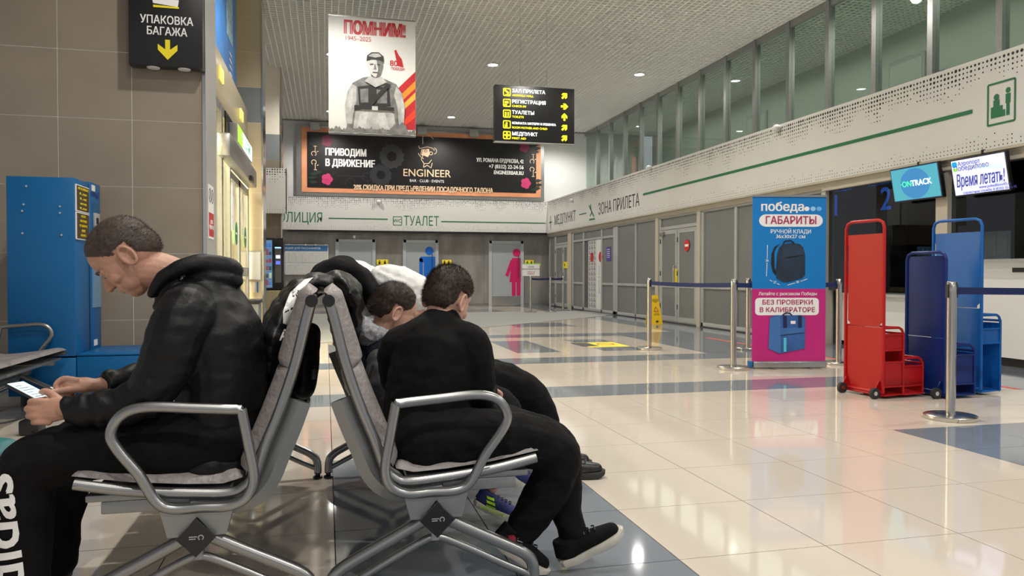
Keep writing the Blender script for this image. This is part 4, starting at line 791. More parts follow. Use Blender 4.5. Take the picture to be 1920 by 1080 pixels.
# ================================================================ BAGGAGE SIZERS
def sizer(name, lab, P1, P2, H_, paint, steps, top_gap=.11, low=.6, ear=True, wheels=True, notch=True):
    P1, P2 = Vector(P1), Vector(P2); d = (P2-P1); Wd = d.length; d.normalize(); e = Vector((-d.y, d.x)) ; tr = .013
    t = thing(name, lab, 'baggage sizer', (P1.x, P1.y, 0), 'baggage sizer frames')
    def w3(a, b, z): q = P1+d*a+e*b; return (q.x, q.y, z)
    r = .06
    MB().tube([w3(0, 0, .05), w3(0, 0, H_-r), w3(.018, 0, H_-.018), w3(r, 0, H_), w3(Wd-r, 0, H_), w3(Wd-.018, 0, H_-.018), w3(Wd, 0, H_-r), w3(Wd, 0, .05)], tr, 10, smooth=False).build('back_frame', paint, t)
    MB().cyl(w3(0, 0, .05), w3(Wd, 0, .05), tr).build('bottom_rail', paint, t)
    F = frame(w3(0, .006, 0), (d.x, d.y, 0), (0, 0, 1)); zt = H_-top_gap
    if notch: out = [(.01, low), (.045, low), (.045, low+.02), (.022, low+.04), (.022, (low+zt)/2-.06), (.01, (low+zt)/2-.03), (.01, (low+zt)/2+.03), (.022, (low+zt)/2+.06), (.022, zt-.1), (.01, zt-.06), (.01, zt)]
    else: out = [(.012, low), (.012, zt)]
    full = out+[(Wd-x, z) for x, z in reversed(out)]
    shape([full], F, paint, t, 'upper_sheet', .003); shape([rect(.01, .06, Wd-.01, low-.004)], F, paint, t, 'lower_sheet', .003)
    for (b0, b1, h, bands) in steps:
        for side in (0, 1):
            A = Wd*side; fr0 = [w3(A, b0, .03), w3(A, b1, .03), w3(A, b1, h-.05), w3(A, b1-.02, h-.015), w3(A, b1-.05, h), w3(A, b0, h)]
            b = MB().tube(fr0, tr*.85, 8, smooth=False)
            for z in bands: b.cyl(w3(A, b0, z), w3(A, b1, z), tr*.7, n=8)
            b.build('side_frame', paint, t)
            for z0, z1 in zip(bands[0::2], bands[1::2]):
                Fs = frame(w3(A, b0, 0), (e.x, e.y, 0), (0, 0, 1)) @ Matrix.Translation((0, 0, -.004)); shape([rect(0, z0, b1-b0, z1)], Fs, paint, t, 'side_sheet', .002)
        for (b_, z_) in ((b1, h-.05), (b1, .03), (b0, .03), (b1-.05, h)): MB().cyl(w3(0, b_, z_), w3(Wd, b_, z_), tr*.8, n=8).build('cross_rail', paint, t)
        Ff = frame(w3(0, b1-.004, 0), (d.x, d.y, 0), (0, 0, 1)); shape([rect(.01, .04, Wd-.01, h-.07)], Ff, paint, t, 'front_sheet', .002)
        Ff = frame(w3(.01, b0, .035), (d.x, d.y, 0), (e.x, e.y, 0)); shape([rect(0, 0, Wd-.02, b1-b0)], Ff, paint, t, 'bottom_sheet', .002)
    if wheels:
        for A in (.03, Wd-.03):
            br = shape([[(-.05, .02), (.01, .02), (.01, .15), (-.01, .14), (-.055, .06)]], frame(w3(A-.01, 0, 0), (e.x, e.y, 0), (0, 0, 1)), paint, t, 'wheel_bracket', .006)
            q = Vector(w3(A, -.06, .045)); k = Vector((d.x, d.y, 0))*.014
            wh = MB().cyl(q-k, q+k, .045, n=24).build('wheel', M_rubber, t); MB().cyl(q-k*1.1, q+k*1.1, .018, n=16).build('hub', M_chrome, wh)
    return t
sizer('baggage_sizer', 'red steel baggage sizer frame with two stepped boxes', (4.41, 5.84), (4.452, 5.42), 1.475, M_redpaint, ((0, .21, .585, (.10, .30, .40, .53)), (.21, .42, .33, (.10, .26))), low=.59)
sizer('baggage_sizer', 'dark blue rounded baggage sizer frame between the red and the mid-blue one', (4.93, 5.72), (4.945, 5.30), 1.21, M_navypaint, ((0, .30, .44, (.12, .36)),), top_gap=.03, low=.50, notch=False)
sizer('baggage_sizer', 'mid-blue baggage sizer frame, tallest, with box at far right', (5.33, 5.86), (5.40, 5.40), 1.50, M_bluepaint, ((0, .235, .68, (.44, .56)),), low=.74, wheels=False)
# ================================================================ BENCHES
M_cap = mat('black diamond cap', (.010, .010, .011), .3)
def make_bench(label):
    t = thing('waiting_bench', label, 'bench', (0, 0, 0), 'waiting benches'); V = .79
    prof = [(.012, .945), (.03, .88), (.062, .75), (.105, .62), (.15, .51), (.178, .43), (.205, .395), (.25, .378), (.37, .385), (.52, .402), (.665, .43)]
    for v in (-V, V):
        MB().tube([(u, v, z) for u, z in prof], .0165, 14, sub=5).build('seat_tube', M_tube, t)
        for (u, z) in (prof[0], prof[-1]): MB().cyl((u, v-.018 if u < .1 else v, z), (u, v+.018 if u < .1 else v, z), .019, n=16).build('end_cap', M_black, t)
        s = .0165
        br = MB(); path = [(.44, .352), (.30, .342), (.20, .352), (.145, .40), (.11, .48), (.075, .565), (.048, .64)]
        br.tube([(u, v+.026*(1 if v < 0 else -1), z) for u, z in path], .034, 4, sub=4, up=(0, 1, 0), flat=.45).build('side_bracket', M_castalu, t, R(30))
        MB().box((.36, v+.01, .335), (.60, v+.045, .372), .004).build('seat_beam', M_castalu, t) if v < 0 else MB().box((.36, v-.045, .335), (.60, v-.01, .372), .004).build('seat_beam', M_castalu, t)
        arm = [(.225, .629), (.34, .638), (.47, .646), (.535, .625), (.562, .575), (.545, .53), (.49, .455), (.445, .375), (.40, .350), (.32, .349), (.245, .349), (.195, .375), (.178, .43), (.194, .53), (.209, .612), (.212, .626)]
        w_ = v+(-.03 if v < 0 else .03)
        MB().tube([(u, w_, z) for u, z in arm], .0155, 14, sub=5, closed=True).build('armrest', M_tube, t)
        # leg head, diamond end cap, legs
        b = MB(); q = [(.235, .345), (.435, .345), (.415, .268), (.382, .268), (.335, .325), (.288, .268), (.255, .268)]
        lo = [b.bm.verts.new((u, v-.035, z)) for u, z in q]; hi = [b.bm.verts.new((u, v+.035, z)) for u, z in q]
        b.bm.faces.new(lo); b.bm.faces.new(hi[::-1])
        for i in range(len(q)): b.bm.faces.new((lo[i], hi[i], hi[(i+1) % 7], lo[(i+1) % 7]))
        b.build('leg_head', M_castalu, t, R(20))
        sgn = -1 if v < 0 else 1
        b = MB(); b.obox((.335, v+sgn*.052, .268), (.027, 0, .027), (0, .006, 0), (-.027, 0, .027)); b.build('beam_cap', M_cap, t, 0)
        lines([[(-.018, .006), (.004, .006)], [(-.018, 0), (.0, 0)], arc(.014, .003, .007, -60, 240, 8)], .003, frame((.335, v+sgn*.0595, .268), (-sgn, 0, 0), (0, 0, 1)), M_grey_txt, t, 'cap_mark')
        for k in (-1, 1):
            def L(u): return .335+k*u
            MB().tube([(L(.02), v, .262), (L(.13), v, .205), (L(.24), v, .150), (L(.295), v, .118), (L(.318), v, .085), (L(.322), v, .03)], .0195, 16, sub=5).build('leg', M_tube, t)
            MB().tube([(L(0), v, .198), (L(.03), v, .192), (L(.12), v, .148), (L(.22), v, .095), (L(.312), v, .05)], .0125, 12, sub=5).build('leg_brace', M_tube, t)
            MB().lathe([(.01, 0), (.024, 0), (.024, .01), (.012, .016), (.012, .022), (.018, .024), (.018, .034), (.01, .034)], (L(.322), v, 0), 16).build('foot_pad', M_black, t)
        MB().tube([(.335, v, .245), (.335, v, .225), (.335, v, .193)], [.012, .013, .019], 12).build('brace_post', M_tube, t)
    b = MB(); b.obox((.335, 0, .268), (.024, 0, .024), (0, V+.045, 0), (-.024, 0, .024)); b.build('beam', M_castalu, t, 0)
    MB().cyl((.012, -V, .945), (.012, V, .945), .012).build('top_rail', M_tube, t)
    for k in (-1, 0, 1):
        v0, v1 = k*.527-.255, k*.527+.255; w_ = (v1-v0)/2
        def pad(path, th, nm, ribs=0):
            b = MB(); n = 26; rows_ = []
            P = [Vector((p[0], 0, p[1])) for p in path]; seg = [(P[i+1]-P[i]).length for i in range(len(P)-1)]; T = sum(seg)
            for i in range(n+1):
                s = T*i/n; j = 0
                while j < len(seg)-1 and s > seg[j]: s -= seg[j]; j += 1
                p = P[j].lerp(P[j+1], min(1, s/seg[j])); tn = (P[min(j+1, len(P)-1)]-P[j]).normalized(); nn = Vector((-tn.z, 0, tn.x))
                if nn.x+nn.z < 0: nn = -nn
                e = min(1, math.sqrt(max(0, 1-(abs(2*i/n-1))**8))+.12); 
                if ribs: e *= .82+.18*abs(math.sin(math.pi*ribs*i/n))
                row = []
                for jx in range(13):
                    y = v0+(v1-v0)*jx/12; f = math.sqrt(max(0, 1-(abs(2*jx/12-1))**6))+.05; row.append((p+nn*th*e*f, y))
                rows_.append([b.bm.verts.new((q.x, y, q.z)) for q, y in row]+[b.bm.verts.new((p.x, v1, p.z)), b.bm.verts.new((p.x, v0, p.z))])
            m = len(rows_[0])
            for r0, r1 in zip(rows_, rows_[1:]):
                for q in range(m): b.bm.faces.new((r0[q], r0[(q+1) % m], r1[(q+1) % m], r1[q]))
            b.bm.faces.new(rows_[0]); b.bm.faces.new(rows_[-1][::-1]); b.build(nm, M_pad, t, R(80))
        pad([(.215, .42), (.27, .405), (.37, .41), (.52, .425), (.675, .452)], .030, 'seat_pad', 0)
        pad([(.205, .425), (.172, .50), (.13, .60), (.092, .70), (.078, .745)], .036, 'lower_back_pad', 0)
        pad([(.082, .735), (.06, .81), (.035, .89), (.012, .962), (-.002, .972)], .042, 'upper_back_pad', 0)
        BOX('seat_plate', (.25, v0, .372), (.64, v1, .392), M_castalu, t, .004)
    return t
def copy_tree(o, parent=None):
    c = o.copy(); col.objects.link(c)
    if parent is not None: c.parent = parent
    for ch in list(o.children): copy_tree(ch, c)
    return c
bench = make_bench('silver waiting bench facing right, the two boys sit on it')
b2 = copy_tree(bench); b2['label'] = 'silver waiting bench facing left, the man with the phone sits on it'
b3 = copy_tree(bench); b3['label'] = 'empty silver waiting bench at left edge before the blue machine'
bench.location = (-.004, 3.19, 0); b2.location = (-.030, 3.19, 0); b2.rotation_euler = (0, 0, math.pi); b3.location = (-2.60, 5.72, 0)
# ================================================================ ORGANIC SHAPES
def fold(co, f=(9, 9, 9), a=.006, seed=0.):
    q = Vector((co.x*f[0]+seed, co.y*f[1], co.z*f[2])); n = noise.noise(q); n2 = noise.noise(q*2.3+Vector((5, 3, 1)))
    return a*((1-abs(n)*2.2)*.8+n2*.6-.3)
def org(mb, name, m, parent=None, vox=.006, it=4, disp=None):
    me = mb.mesh(smooth=0); ob = bpy.data.objects.new('tmp', me); col.objects.link(ob)
    r = ob.modifiers.new('r', 'REMESH'); r.mode = 'VOXEL'; r.voxel_size = vox
    s = ob.modifiers.new('s', 'SMOOTH'); s.factor = .5; s.iterations = it
    dg = bpy.context.evaluated_depsgraph_get(); out = bpy.data.meshes.new_from_object(ob.evaluated_get(dg)); bpy.data.objects.remove(ob); bpy.data.meshes.remove(me)
    out.materials.clear(); out.materials.append(m)
    if disp:
        nv = [v.normal.copy() for v in out.vertices]
        for v, n in zip(out.vertices, nv): v.co += n*disp(v.co)
    out.shade_smooth(); return link(name, out, m, parent)
from mathutils.bvhtree import BVHTree
def project(o, target, d=(0, 1, 0), off=.003, back=1.5):
    """lay a flat print onto a cloth surface"""
    bm = bmesh.new(); bm.from_mesh(o.data); bmesh.ops.triangulate(bm, faces=bm.faces[:])
    for _ in range(3):
        es = [e for e in bm.edges if e.calc_length() > .012]
        if not es: break
        bmesh.ops.subdivide_edges(bm, edges=es, cuts=1); bmesh.ops.triangulate(bm, faces=bm.faces[:])
    tb = bmesh.new(); tb.from_mesh(target.data); bv = BVHTree.FromBMesh(tb); D = Vector(d).normalized(); dead = []
    for v in bm.verts:
        h = bv.ray_cast(v.co-D*back, D)
        if h[0] is None: dead.append(v)
        else: v.co = h[0]-D*off+h[1]*.001
    bmesh.ops.delete(bm, geom=dead, context='VERTS'); bm.to_mesh(o.data); bm.free(); tb.free()
def headM(ear, fwd, upish):
    f = Vector(fwd).normalized(); u = Vector(upish); u = (u-f*u.dot(f)).normalized(); l = u.cross(f)
    M = Matrix((f, l, u)).transposed().to_4x4(); M.translation = Vector(ear); return M
def head_prims(b, M, s=1.):
    """x forward, y left, z up; origin between the ears"""
    R3 = M.to_3x3()
    def E(c, r, rx=None, sub=3):
        rot = R3 if rx is None else R3 @ rx
        b.ell(M @ (Vector(c)*s), [q*s for q in r], rot, sub)
    E((-.002, 0, .047), (.101, .077, .088)); E((.035, 0, .0), (.062, .066, .085)); E((.045, 0, -.045), (.048, .055, .052)); E((.052, 0, -.078), (.034, .034, .028))
    E((-.030, 0, .008), (.074, .067, .072)); E((.083, 0, .022), (.016, .048, .014)); E((.078, 0, .05), (.018, .05, .03))
    b.tube([M @ (Vector(p)*s) for p in ((.088, 0, .022), (.100, 0, -.002), (.110, 0, -.022))], [.009*s, .011*s, .014*s], 10, roundcap=True)
    for k in (-1, 1):
        E((.102, k*.012, -.026), (.011, .009, .008), sub=2); E((.076, k*.034, .004), (.013, .015, .010), sub=2); E((.062, k*.045, -.02), (.025, .018, .02), sub=2)
        b.tube([M @ (Vector((-.012+.030*math.cos(a)*.62, k*(.079+.007*math.sin(a*.5)), -.002+.032*math.sin(a)))*s) for a in [R(q) for q in range(0, 360, 30)]], .0055*s, 8, closed=True, sub=3)
        E((-.012, k*.074, 0), (.014, .006, .026), Matrix.Rotation(k*.25, 3, 'Z'), 2); E((-.008, k*.078, -.030), (.009, .006, .010), sub=2)
    E((.090, 0, -.050), (.011, .024, .006), sub=2); E((.087, 0, -.060), (.011, .021, .006), sub=2)
def make_hair(body, M, s, m, parent, keep, n_str=5000, ln=.010, off=.006, seed=1):
    """hair grown from the scalp: a raised cap taken from the head surface plus short strands"""
    Mi = M.inverted(); bm = bmesh.new(); bm.from_mesh(body.data)
    def loc(v): return (Mi @ v)/s
    def k_(p):
        q = loc(p)
        if q.length > .17 or (abs(q.y) > .060 and abs(q.x+.012) < .024 and abs(q.z) < .038): return 0.
        return keep(q)
    rm = [f for f in bm.faces if k_(f.calc_center_median()) <= 0]
    bmesh.ops.delete(bm, geom=rm, context='FACES'); bm.normal_update(); base = []
    for f in bm.faces: base.append((f.calc_center_median(), f.normal.copy(), f.calc_area()))
    for v in bm.verts:
        t = min(1, max(0, k_(v.co)/.02)); v.co += v.normal*(off*s*t+.0008)+v.normal*.0015*noise.noise(v.co*90)
    rnd = random.Random(seed)
    if base:
        ws = [a[2] for a in base]; F_ = (M.to_3x3() @ Vector((-.9, 0, -.35)))
        for p, n, _ in rnd.choices(base, weights=ws, k=n_str):
            t = min(1, max(.25, k_(p)/.02)); p = p+Vector([rnd.uniform(-.003, .003) for _ in range(3)])+n*off*s*t*.6
            d = (n*.75+F_*.9+Vector([rnd.uniform(-.35, .35) for _ in range(3)])).normalized(); L = ln*rnd.uniform(.6, 1.3)*t; sd = d.cross(n).normalized()*.0005
            bm.faces.new([bm.verts.new(p+sd), bm.verts.new(p-sd), bm.verts.new(p+d*L)])
    me = bpy.data.meshes.new('hair'); bm.to_mesh(me); bm.free(); me.materials.append(m); me.shade_smooth(); me.materials.clear(); return link('hair', me, m, parent)
def shoe(parent, heel, fwd, up, mu, ms, L=.27, high=.10):
    f = Vector(fwd).normalized(); u = Vector(up); u = (u-f*u.dot(f)).normalized(); l = u.cross(f); M = Matrix((f, l, u)).transposed().to_4x4(); M.translation = Vector(heel)
    k = L/.27; T = lambda p: M @ (Vector(p)*k)
    b = MB(); out = []
    ol = [(0, .02), (.01, .034), (.06, .037), (.12, .033), (.18, .046), (.23, .043), (.262, .024), (.27, 0)]
    pts = ol+[(x, -y) for x, y in reversed(ol[:-1])]
    for z, sc_, zz in ((0, .95, 0), (.006, 1., 0), (.024, 1.02, 0), (.03, .96, 0)):
        out.append([b.bm.verts.new(T((.135+(x-.135)*sc_, y*sc_, z+(.012 if x > .24 else .008 if x < .02 else 0)))) for x, y in pts])
    n = len(pts)
    for a, c in zip(out, out[1:]):
        for i in range(n): b.bm.faces.new((a[i], a[(i+1) % n], c[(i+1) % n], c[i]))
    b.bm.faces.new(out[0][::-1]); b.bm.faces.new(out[-1]); so = b.build('sole', ms, None, R(30))
    b = MB(); R3 = M.to_3x3()
    b.tube([T((.045, 0, .05)), T((.10, 0, .055)), T((.17, 0, .045)), T((.225, 0, .042))], [.040*k, .040*k, .038*k, .031*k], 14, roundcap=True, up=l, flat=.95)
    b.tube([T((.04, 0, .04)), T((.045, 0, .075)), T((.05, 0, high))], [.038*k, .036*k, .037*k], 14, up=f, flat=1.25)
    up_ = org(b, 'shoe_upper', mu, parent, .0045, 4)
    so.parent = up_; so.name = 'sole'
    b = MB()
    for i in range(4): x = .10+.022*i; b.tube([T((x, -.022, .088-.06*(x-.1))), T((x+.006, 0, .094-.06*(x-.1))), T((x, .022, .088-.06*(x-.1)))], .0028, 6)
    b.build('laces', M_black, up_)
    return up_, M
# ================================================================ MAN WITH PHONE
def hairline_man(q):
    if q.x > .0: lim = .028+max(0, (q.x-.02))*1.0
    else: lim = .028+q.x*1.05
    if q.x > .078 and abs(q.y) < .05: lim = max(lim, .085)
    return q.z-lim
man = MB(); HM = headM((-.615, 2.735, 1.076), (-.69, .0, -.73), (-.73, 0, .69)); head_prims(man, HM, 1.0)
man.tube([(-.575, 2.735, 1.04), (-.53, 2.74, 1.035), (-.46, 2.745, .99), (-.41, 2.75, .93)], [.056, .060, .07, .085], 18, roundcap=True)
man.tube([(-.36, 2.75, .50), (-.35, 2.75, .68), (-.37, 2.75, .84), (-.42, 2.75, .93)], [.10, .10, .11, .07], 16, up=(0, 1, 0), flat=1.4, roundcap=True)
man.tube([(-.42, 2.75, .90), (-.42, 2.59, .90), (-.47, 2.545, .76), (-.535, 2.545, .655), (-.65, 2.56, .635), (-.755, 2.57, .632)], [.05, .05, .042, .038, .032, .026], 12, roundcap=True)
man.tube([(-.42, 2.75, .90), (-.42, 2.95, .90), (-.47, 3.0, .77), (-.53, 2.99, .68), (-.65, 2.90, .668), (-.735, 2.82, .665)], [.05, .05, .042, .038, .032, .025], 12, roundcap=True)
for dy, kx in ((-.10, .02), (.14, .02)):
    man.tube([(-.36, 2.75+dy*.8, .50), (-.62, 2.74+dy*1.2, .50), (-.84, 2.74+dy*1.2, .47), (-.87, 2.74+dy*1.2, .30), (-.88, 2.74+dy*1.2, .10)], [.07, .055, .045, .045, .035], 12, roundcap=True)
# near hand under the phone
man.tube([(-.75, 2.57, .632), (-.785, 2.578, .630), (-.825, 2.585, .628)], [.027, .036, .036], 12, up=(0, 1, 0), flat=.55, roundcap=True)
for k, (z, ln, x0) in enumerate(((.657, .9, -.828), (.637, 1.0, -.834), (.616, .95, -.832), (.597, .8, -.822))):
    man.tube([(x0+.02, 2.577, z-.002), (x0-.008, 2.576, z), (x0-.030*ln, 2.598, z-.004), (x0-.026*ln, 2.630, z-.006), (x0+.0, 2.648, z-.004)], [.0105, .0105, .0095, .0088, .0078], 10, roundcap=True)
man.tube([(-.775, 2.59, .652), (-.80, 2.61, .668), (-.825, 2.632, .677), (-.842, 2.648, .674)], [.014, .012, .0105, .009], 10, roundcap=True)
# far hand tapping the screen
man.tube([(-.73, 2.822, .665), (-.765, 2.805, .670), (-.80, 2.79, .672)], [.025, .034, .033], 12, up=(0, 0, 1), flat=.75, roundcap=True)
for k, (y, z) in enumerate(((2.768, .690), (2.790, .684), (2.808, .672), (2.822, .660))):
    man.tube([(-.785, y+.005, z), (-.818, y, z+.006), (-.838, y-.006, z-.012), (-.826, y-.008, z-.032), (-.804, y-.004, z-.034)], [.0105, .0105, .0096, .009, .008], 10, roundcap=True)
man.tube([(-.765, 2.785, .664), (-.80, 2.755, .664), (-.832, 2.735, .661), (-.862, 2.715, .661)], [.014, .012, .0105, .0085], 10, roundcap=True)
mn = org(man, 'person', M_skin, None, .0036, 2)
tag(mn, 'man in black hooded jacket sitting on bench, looking down at a phone', 'person')
make_hair(mn, HM, 1.0, M_hair1, mn, hairline_man, 9000, .010, .0035)
b = MB()
for y in (-1, 1):
    p = HM @ Vector((.0865, y*.033, .008)); b.ell(p, (.009, .009, .009), None, 2)
b.build('eyes', mat('eye', (.25, .20, .17), .15), mn)
b = MB()
for y in (-1, 1): b.tube([HM @ Vector((.098, y*.016, .026)), HM @ Vector((.097, y*.034, .031)), HM @ Vector((.084, y*.052, .026))], [.003, .004, .0025], 6)
b.build('eyebrows', M_hair1, mn)
jk = MB()
jk.tube([(-.345, 2.75, .43), (-.35, 2.75, .56), (-.345, 2.75, .70), (-.365, 2.75, .83), (-.41, 2.75, .92), (-.47, 2.745, .96)], [.125, .135, .142, .145, .125, .075], 22, up=(0, 1, 0), flat=1.45, roundcap=True)
jk.tube([(-.42, 2.66, .915), (-.425, 2.58, .905), (-.455, 2.545, .83), (-.475, 2.54, .76), (-.515, 2.54, .685), (-.57, 2.55, .648), (-.66, 2.56, .632), (-.757, 2.568, .630)], [.085, .086, .082, .077, .072, .060, .053, .043], 16)
jk.tube([(-.42, 2.84, .915), (-.425, 2.93, .905), (-.46, 2.99, .80), (-.50, 3.0, .71), (-.57, 2.97, .675), (-.65, 2.90, .668), (-.722, 2.83, .666)], [.085, .084, .077, .07, .058, .050, .040], 16)
jk.tube([(-.27, 2.62, .44), (-.36, 2.585, .435), (-.44, 2.60, .46)], [.05, .060, .05], 12, roundcap=True); jk.tube([(-.26, 2.85, .45), (-.36, 2.88, .45), (-.44, 2.86, .47)], [.06, .07, .06], 12, roundcap=True)
jk.tube([(-.47, 2.745, .955), (-.50, 2.745, .98)], [.088, .078], 18, up=(0, 1, 0), flat=1.05)
jk.tube([(-.54, 2.665, .965), (-.50, 2.655, 1.02), (-.42, 2.665, 1.055), (-.34, 2.70, 1.05), (-.315, 2.75, 1.035), (-.34, 2.80, 1.05), (-.42, 2.835, 1.055), (-.50, 2.84, 1.02), (-.54, 2.83, .965)], [.013, .021, .028, .034, .036, .034, .028, .021, .013], 12, roundcap=True)
jk.ell((-.375, 2.75, 1.02), (.098, .10, .05), Matrix.Rotation(R(14), 3, 'Y'))
def jfold(co):
    a = fold(co, (7, 6, 14), .0055, 3.)
    if co.x < -.5 and co.z < .72: a += .004*math.sin(co.x*95+noise.noise(co*12)*3)
    return a
jkt = org(jk, 'jacket', M_jacket, mn, .0055, 4, jfold)
tr_ = MB()
tr_.tube([(-.34, 2.63, .50), (-.50, 2.60, .50), (-.68, 2.60, .50), (-.82, 2.605, .478), (-.876, 2.60, .42), (-.882, 2.60, .30), (-.885, 2.60, .18), (-.885, 2.60, .06)], [.10, .096, .088, .088, .088, .080, .078, .076], 18, roundcap=True)
tr_.tube([(-.34, 2.86, .50), (-.50, 2.89, .505), (-.68, 2.91, .50), (-.80, 2.915, .475), (-.85, 2.915, .42), (-.865, 2.92, .30), (-.885, 2.92, .18), (-.89, 2.92, .08)], [.10, .088, .080, .085, .085, .075, .068, .066], 18, roundcap=True)
tr_.ell((-.34, 2.75, .50), (.12, .20, .09))
trs = org(tr_, 'trousers', M_trous, mn, .006, 4, lambda c: fold(c, (9, 8, 11), .007, 7.))
a_t = text('adidas', frame((-.902, 2.2, .262), (-.08, 0, 1), (-1, 0, -.08)), .135, M_white_txt, trs, bold=.045, width=.40, depth=.0); project(a_t, trs, (0, 1, 0), .0022)
shoe(mn, (-.84, 2.60, 0), (-1, .0, 0), (0, 0, 1), M_black, M_rubber); shoe(mn, (-.85, 2.92, 0), (-1, .05, 0), (0, 0, 1), M_black, M_rubber)
ph = thing('smartphone', 'black smartphone with pale lit screen held in the man\'s hands', 'phone', (-.86, 2.67, .66))
pf = frame((-.868, 2.672, .664), (.82, -.30, -.40), (.25, .92, .0)); b = MB().box((-.075, -.036, -.0045), (.075, .036, .0045), .003); me = b.mesh(); me.transform(pf); link('case', me, M_black, ph)
b = MB().box((-.072, -.033, .0045), (.072, .033, .0052)); me = b.mesh(smooth=0); me.transform(pf); link('screen', me, mat('phone screen glow', (.62, .80, .86), .2, emit=.9), ph)
lines([[(-.05+.014*k, -.025), (-.05+.014*k, .0+.012*(k % 3))] for k in range(8)], .003, pf @ Matrix.Translation((0, 0, .0054)), mat('grey screen text', (.2, .3, .35), .4), ph, 'screen_text')
# ================================================================ BOY IN BLACK (nearest)
def boyhair(q): return q.z-(.012+(.06 if q.x > .05 else 0)+q.x*.85 if q.x > -.05 else -.05)
A = MB(); HA = headM((.425, 2.79, .930), (.60, .70, -.45), (.34, .24, .9)); head_prims(A, HA, .93)
A.tube([(.415, 2.775, .925), (.40, 2.765, .89), (.385, 2.75, .84)], [.047, .05, .06], 14, roundcap=True)
A.tube([(.33, 2.72, .50), (.35, 2.73, .66), (.37, 2.74, .80)], [.09, .09, .08], 14, up=(1, 0, 0), flat=1.3, roundcap=True)
A.tube([(.37, 2.74, .82), (.50, 2.70, .78), (.53, 2.72, .63), (.56, 2.84, .56), (.60, 2.93, .58)], [.05, .045, .035, .03, .024], 10, roundcap=True)
A.tube([(.37, 2.74, .82), (.25, 2.82, .78), (.27, 2.92, .62), (.40, 3.0, .58), (.52, 2.99, .59)], [.05, .045, .035, .03, .024], 10, roundcap=True)
for k in range(4):
    A.tube([(.60, 2.935+.0*k, .575), (.635, 2.95+.016*k, .585-.003*k), (.66, 2.955+.016*k, .57), (.655, 2.955+.014*k, .555)], .008, 8, roundcap=True); A.tube([(.53, 2.985, .59), (.565, 2.965+.016*k, .60), (.585, 2.96+.016*k, .585), (.58, 2.965+.014*k, .57)], .008, 8, roundcap=True)
A.tube([(.36, 2.66, .48), (.62, 2.62, .46), (.79, 2.62, .40), (.68, 2.64, .18), (.63, 2.64, .10)], [.06, .055, .045, .04, .032], 12, roundcap=True)
A.tube([(.38, 2.80, .48), (.64, 2.76, .46), (.82, 2.70, .40), (.83, 2.66, .22), (.865, 2.63, .09)], [.06, .055, .045, .04, .032], 12, roundcap=True)
ba = org(A, 'person', M_skin2, None, .0038, 2); tag(ba, 'dark-haired boy in plain black sweatshirt, back turned, on nearest seat', 'person')
make_hair(ba, HA, .93, M_hair1 if 0 else mat('boy brown hair', (.045, .030, .021), .55, nscale=90, namt=.5), ba, boyhair, 9000, .016, .006, 2)
t_ = MB()
t_.tube([(.34, 2.72, .46), (.35, 2.73, .58), (.37, 2.735, .70), (.382, 2.745, .79), (.398, 2.755, .838), (.41, 2.768, .858)], [.138, .138, .140, .130, .092, .062], 22, up=(1, 0, 0), flat=1.07, roundcap=True)
t_.tube([(.40, 2.74, .80), (.485, 2.70, .79), (.515, 2.69, .71), (.525, 2.71, .62), (.545, 2.80, .565), (.60, 2.92, .58)], [.075, .070, .060, .056, .05, .038], 14, roundcap=True)
t_.tube([(.34, 2.76, .79), (.265, 2.78, .775), (.25, 2.85, .70), (.29, 2.93, .60), (.40, 3.0, .58), (.51, 2.99, .59)], [.075, .070, .060, .056, .05, .038], 14, roundcap=True)
sw = org(t_, 'sweatshirt', M_sweat, ba, .0055, 5, lambda c: fold(c, (9, 8, 13), .0055, 11.))
t_ = MB()
t_.ell((.35, 2.72, .475), (.155, .15, .10))
t_.tube([(.33, 2.62, .475), (.50, 2.605, .478), (.65, 2.605, .468), (.765, 2.615, .42), (.775, 2.625, .35), (.735, 2.635, .26), (.68, 2.64, .175), (.645, 2.645, .125)], [.11, .10, .088, .082, .078, .072, .060, .050], 18, roundcap=True)
t_.tube([(.38, 2.80, .48), (.52, 2.78, .478), (.68, 2.74, .465), (.80, 2.70, .415), (.82, 2.68, .34), (.825, 2.66, .24), (.835, 2.645, .15), (.845, 2.64, .11)], [.11, .095, .085, .075, .066, .056, .05, .047], 18, roundcap=True)
org(t_, 'trousers', M_trous, ba, .006, 4, lambda c: fold(c, (9, 8, 12), .007, 17.))
M_sole = mat('off white sole', (.52, .49, .43), .6, nscale=20, namt=.1)
s1, S1 = shoe(ba, (.80, 2.62, .012), (.93, -.05, .42), (-.42, 0, .93), M_sweat, M_sole, .25); s2, S2 = shoe(ba, (.545, 2.63, .115), (.80, -.1, -.52), (.55, 0, .8), M_sweat, M_sole, .23)
tt = text('RISPO', frame((.635, 2.3, .11), (-.35, 0, -.9), (.9, 0, -.35)), .032, M_grey_txt, s2); project(tt, s2, (0, 1, 0), .002)
b = MB(); b.box((.60, 2.575, .125), (.625, 2.60, .15), .004); b.build('red_tab', mat('dark red fabric', (.25, .01, .03), .7), s2)
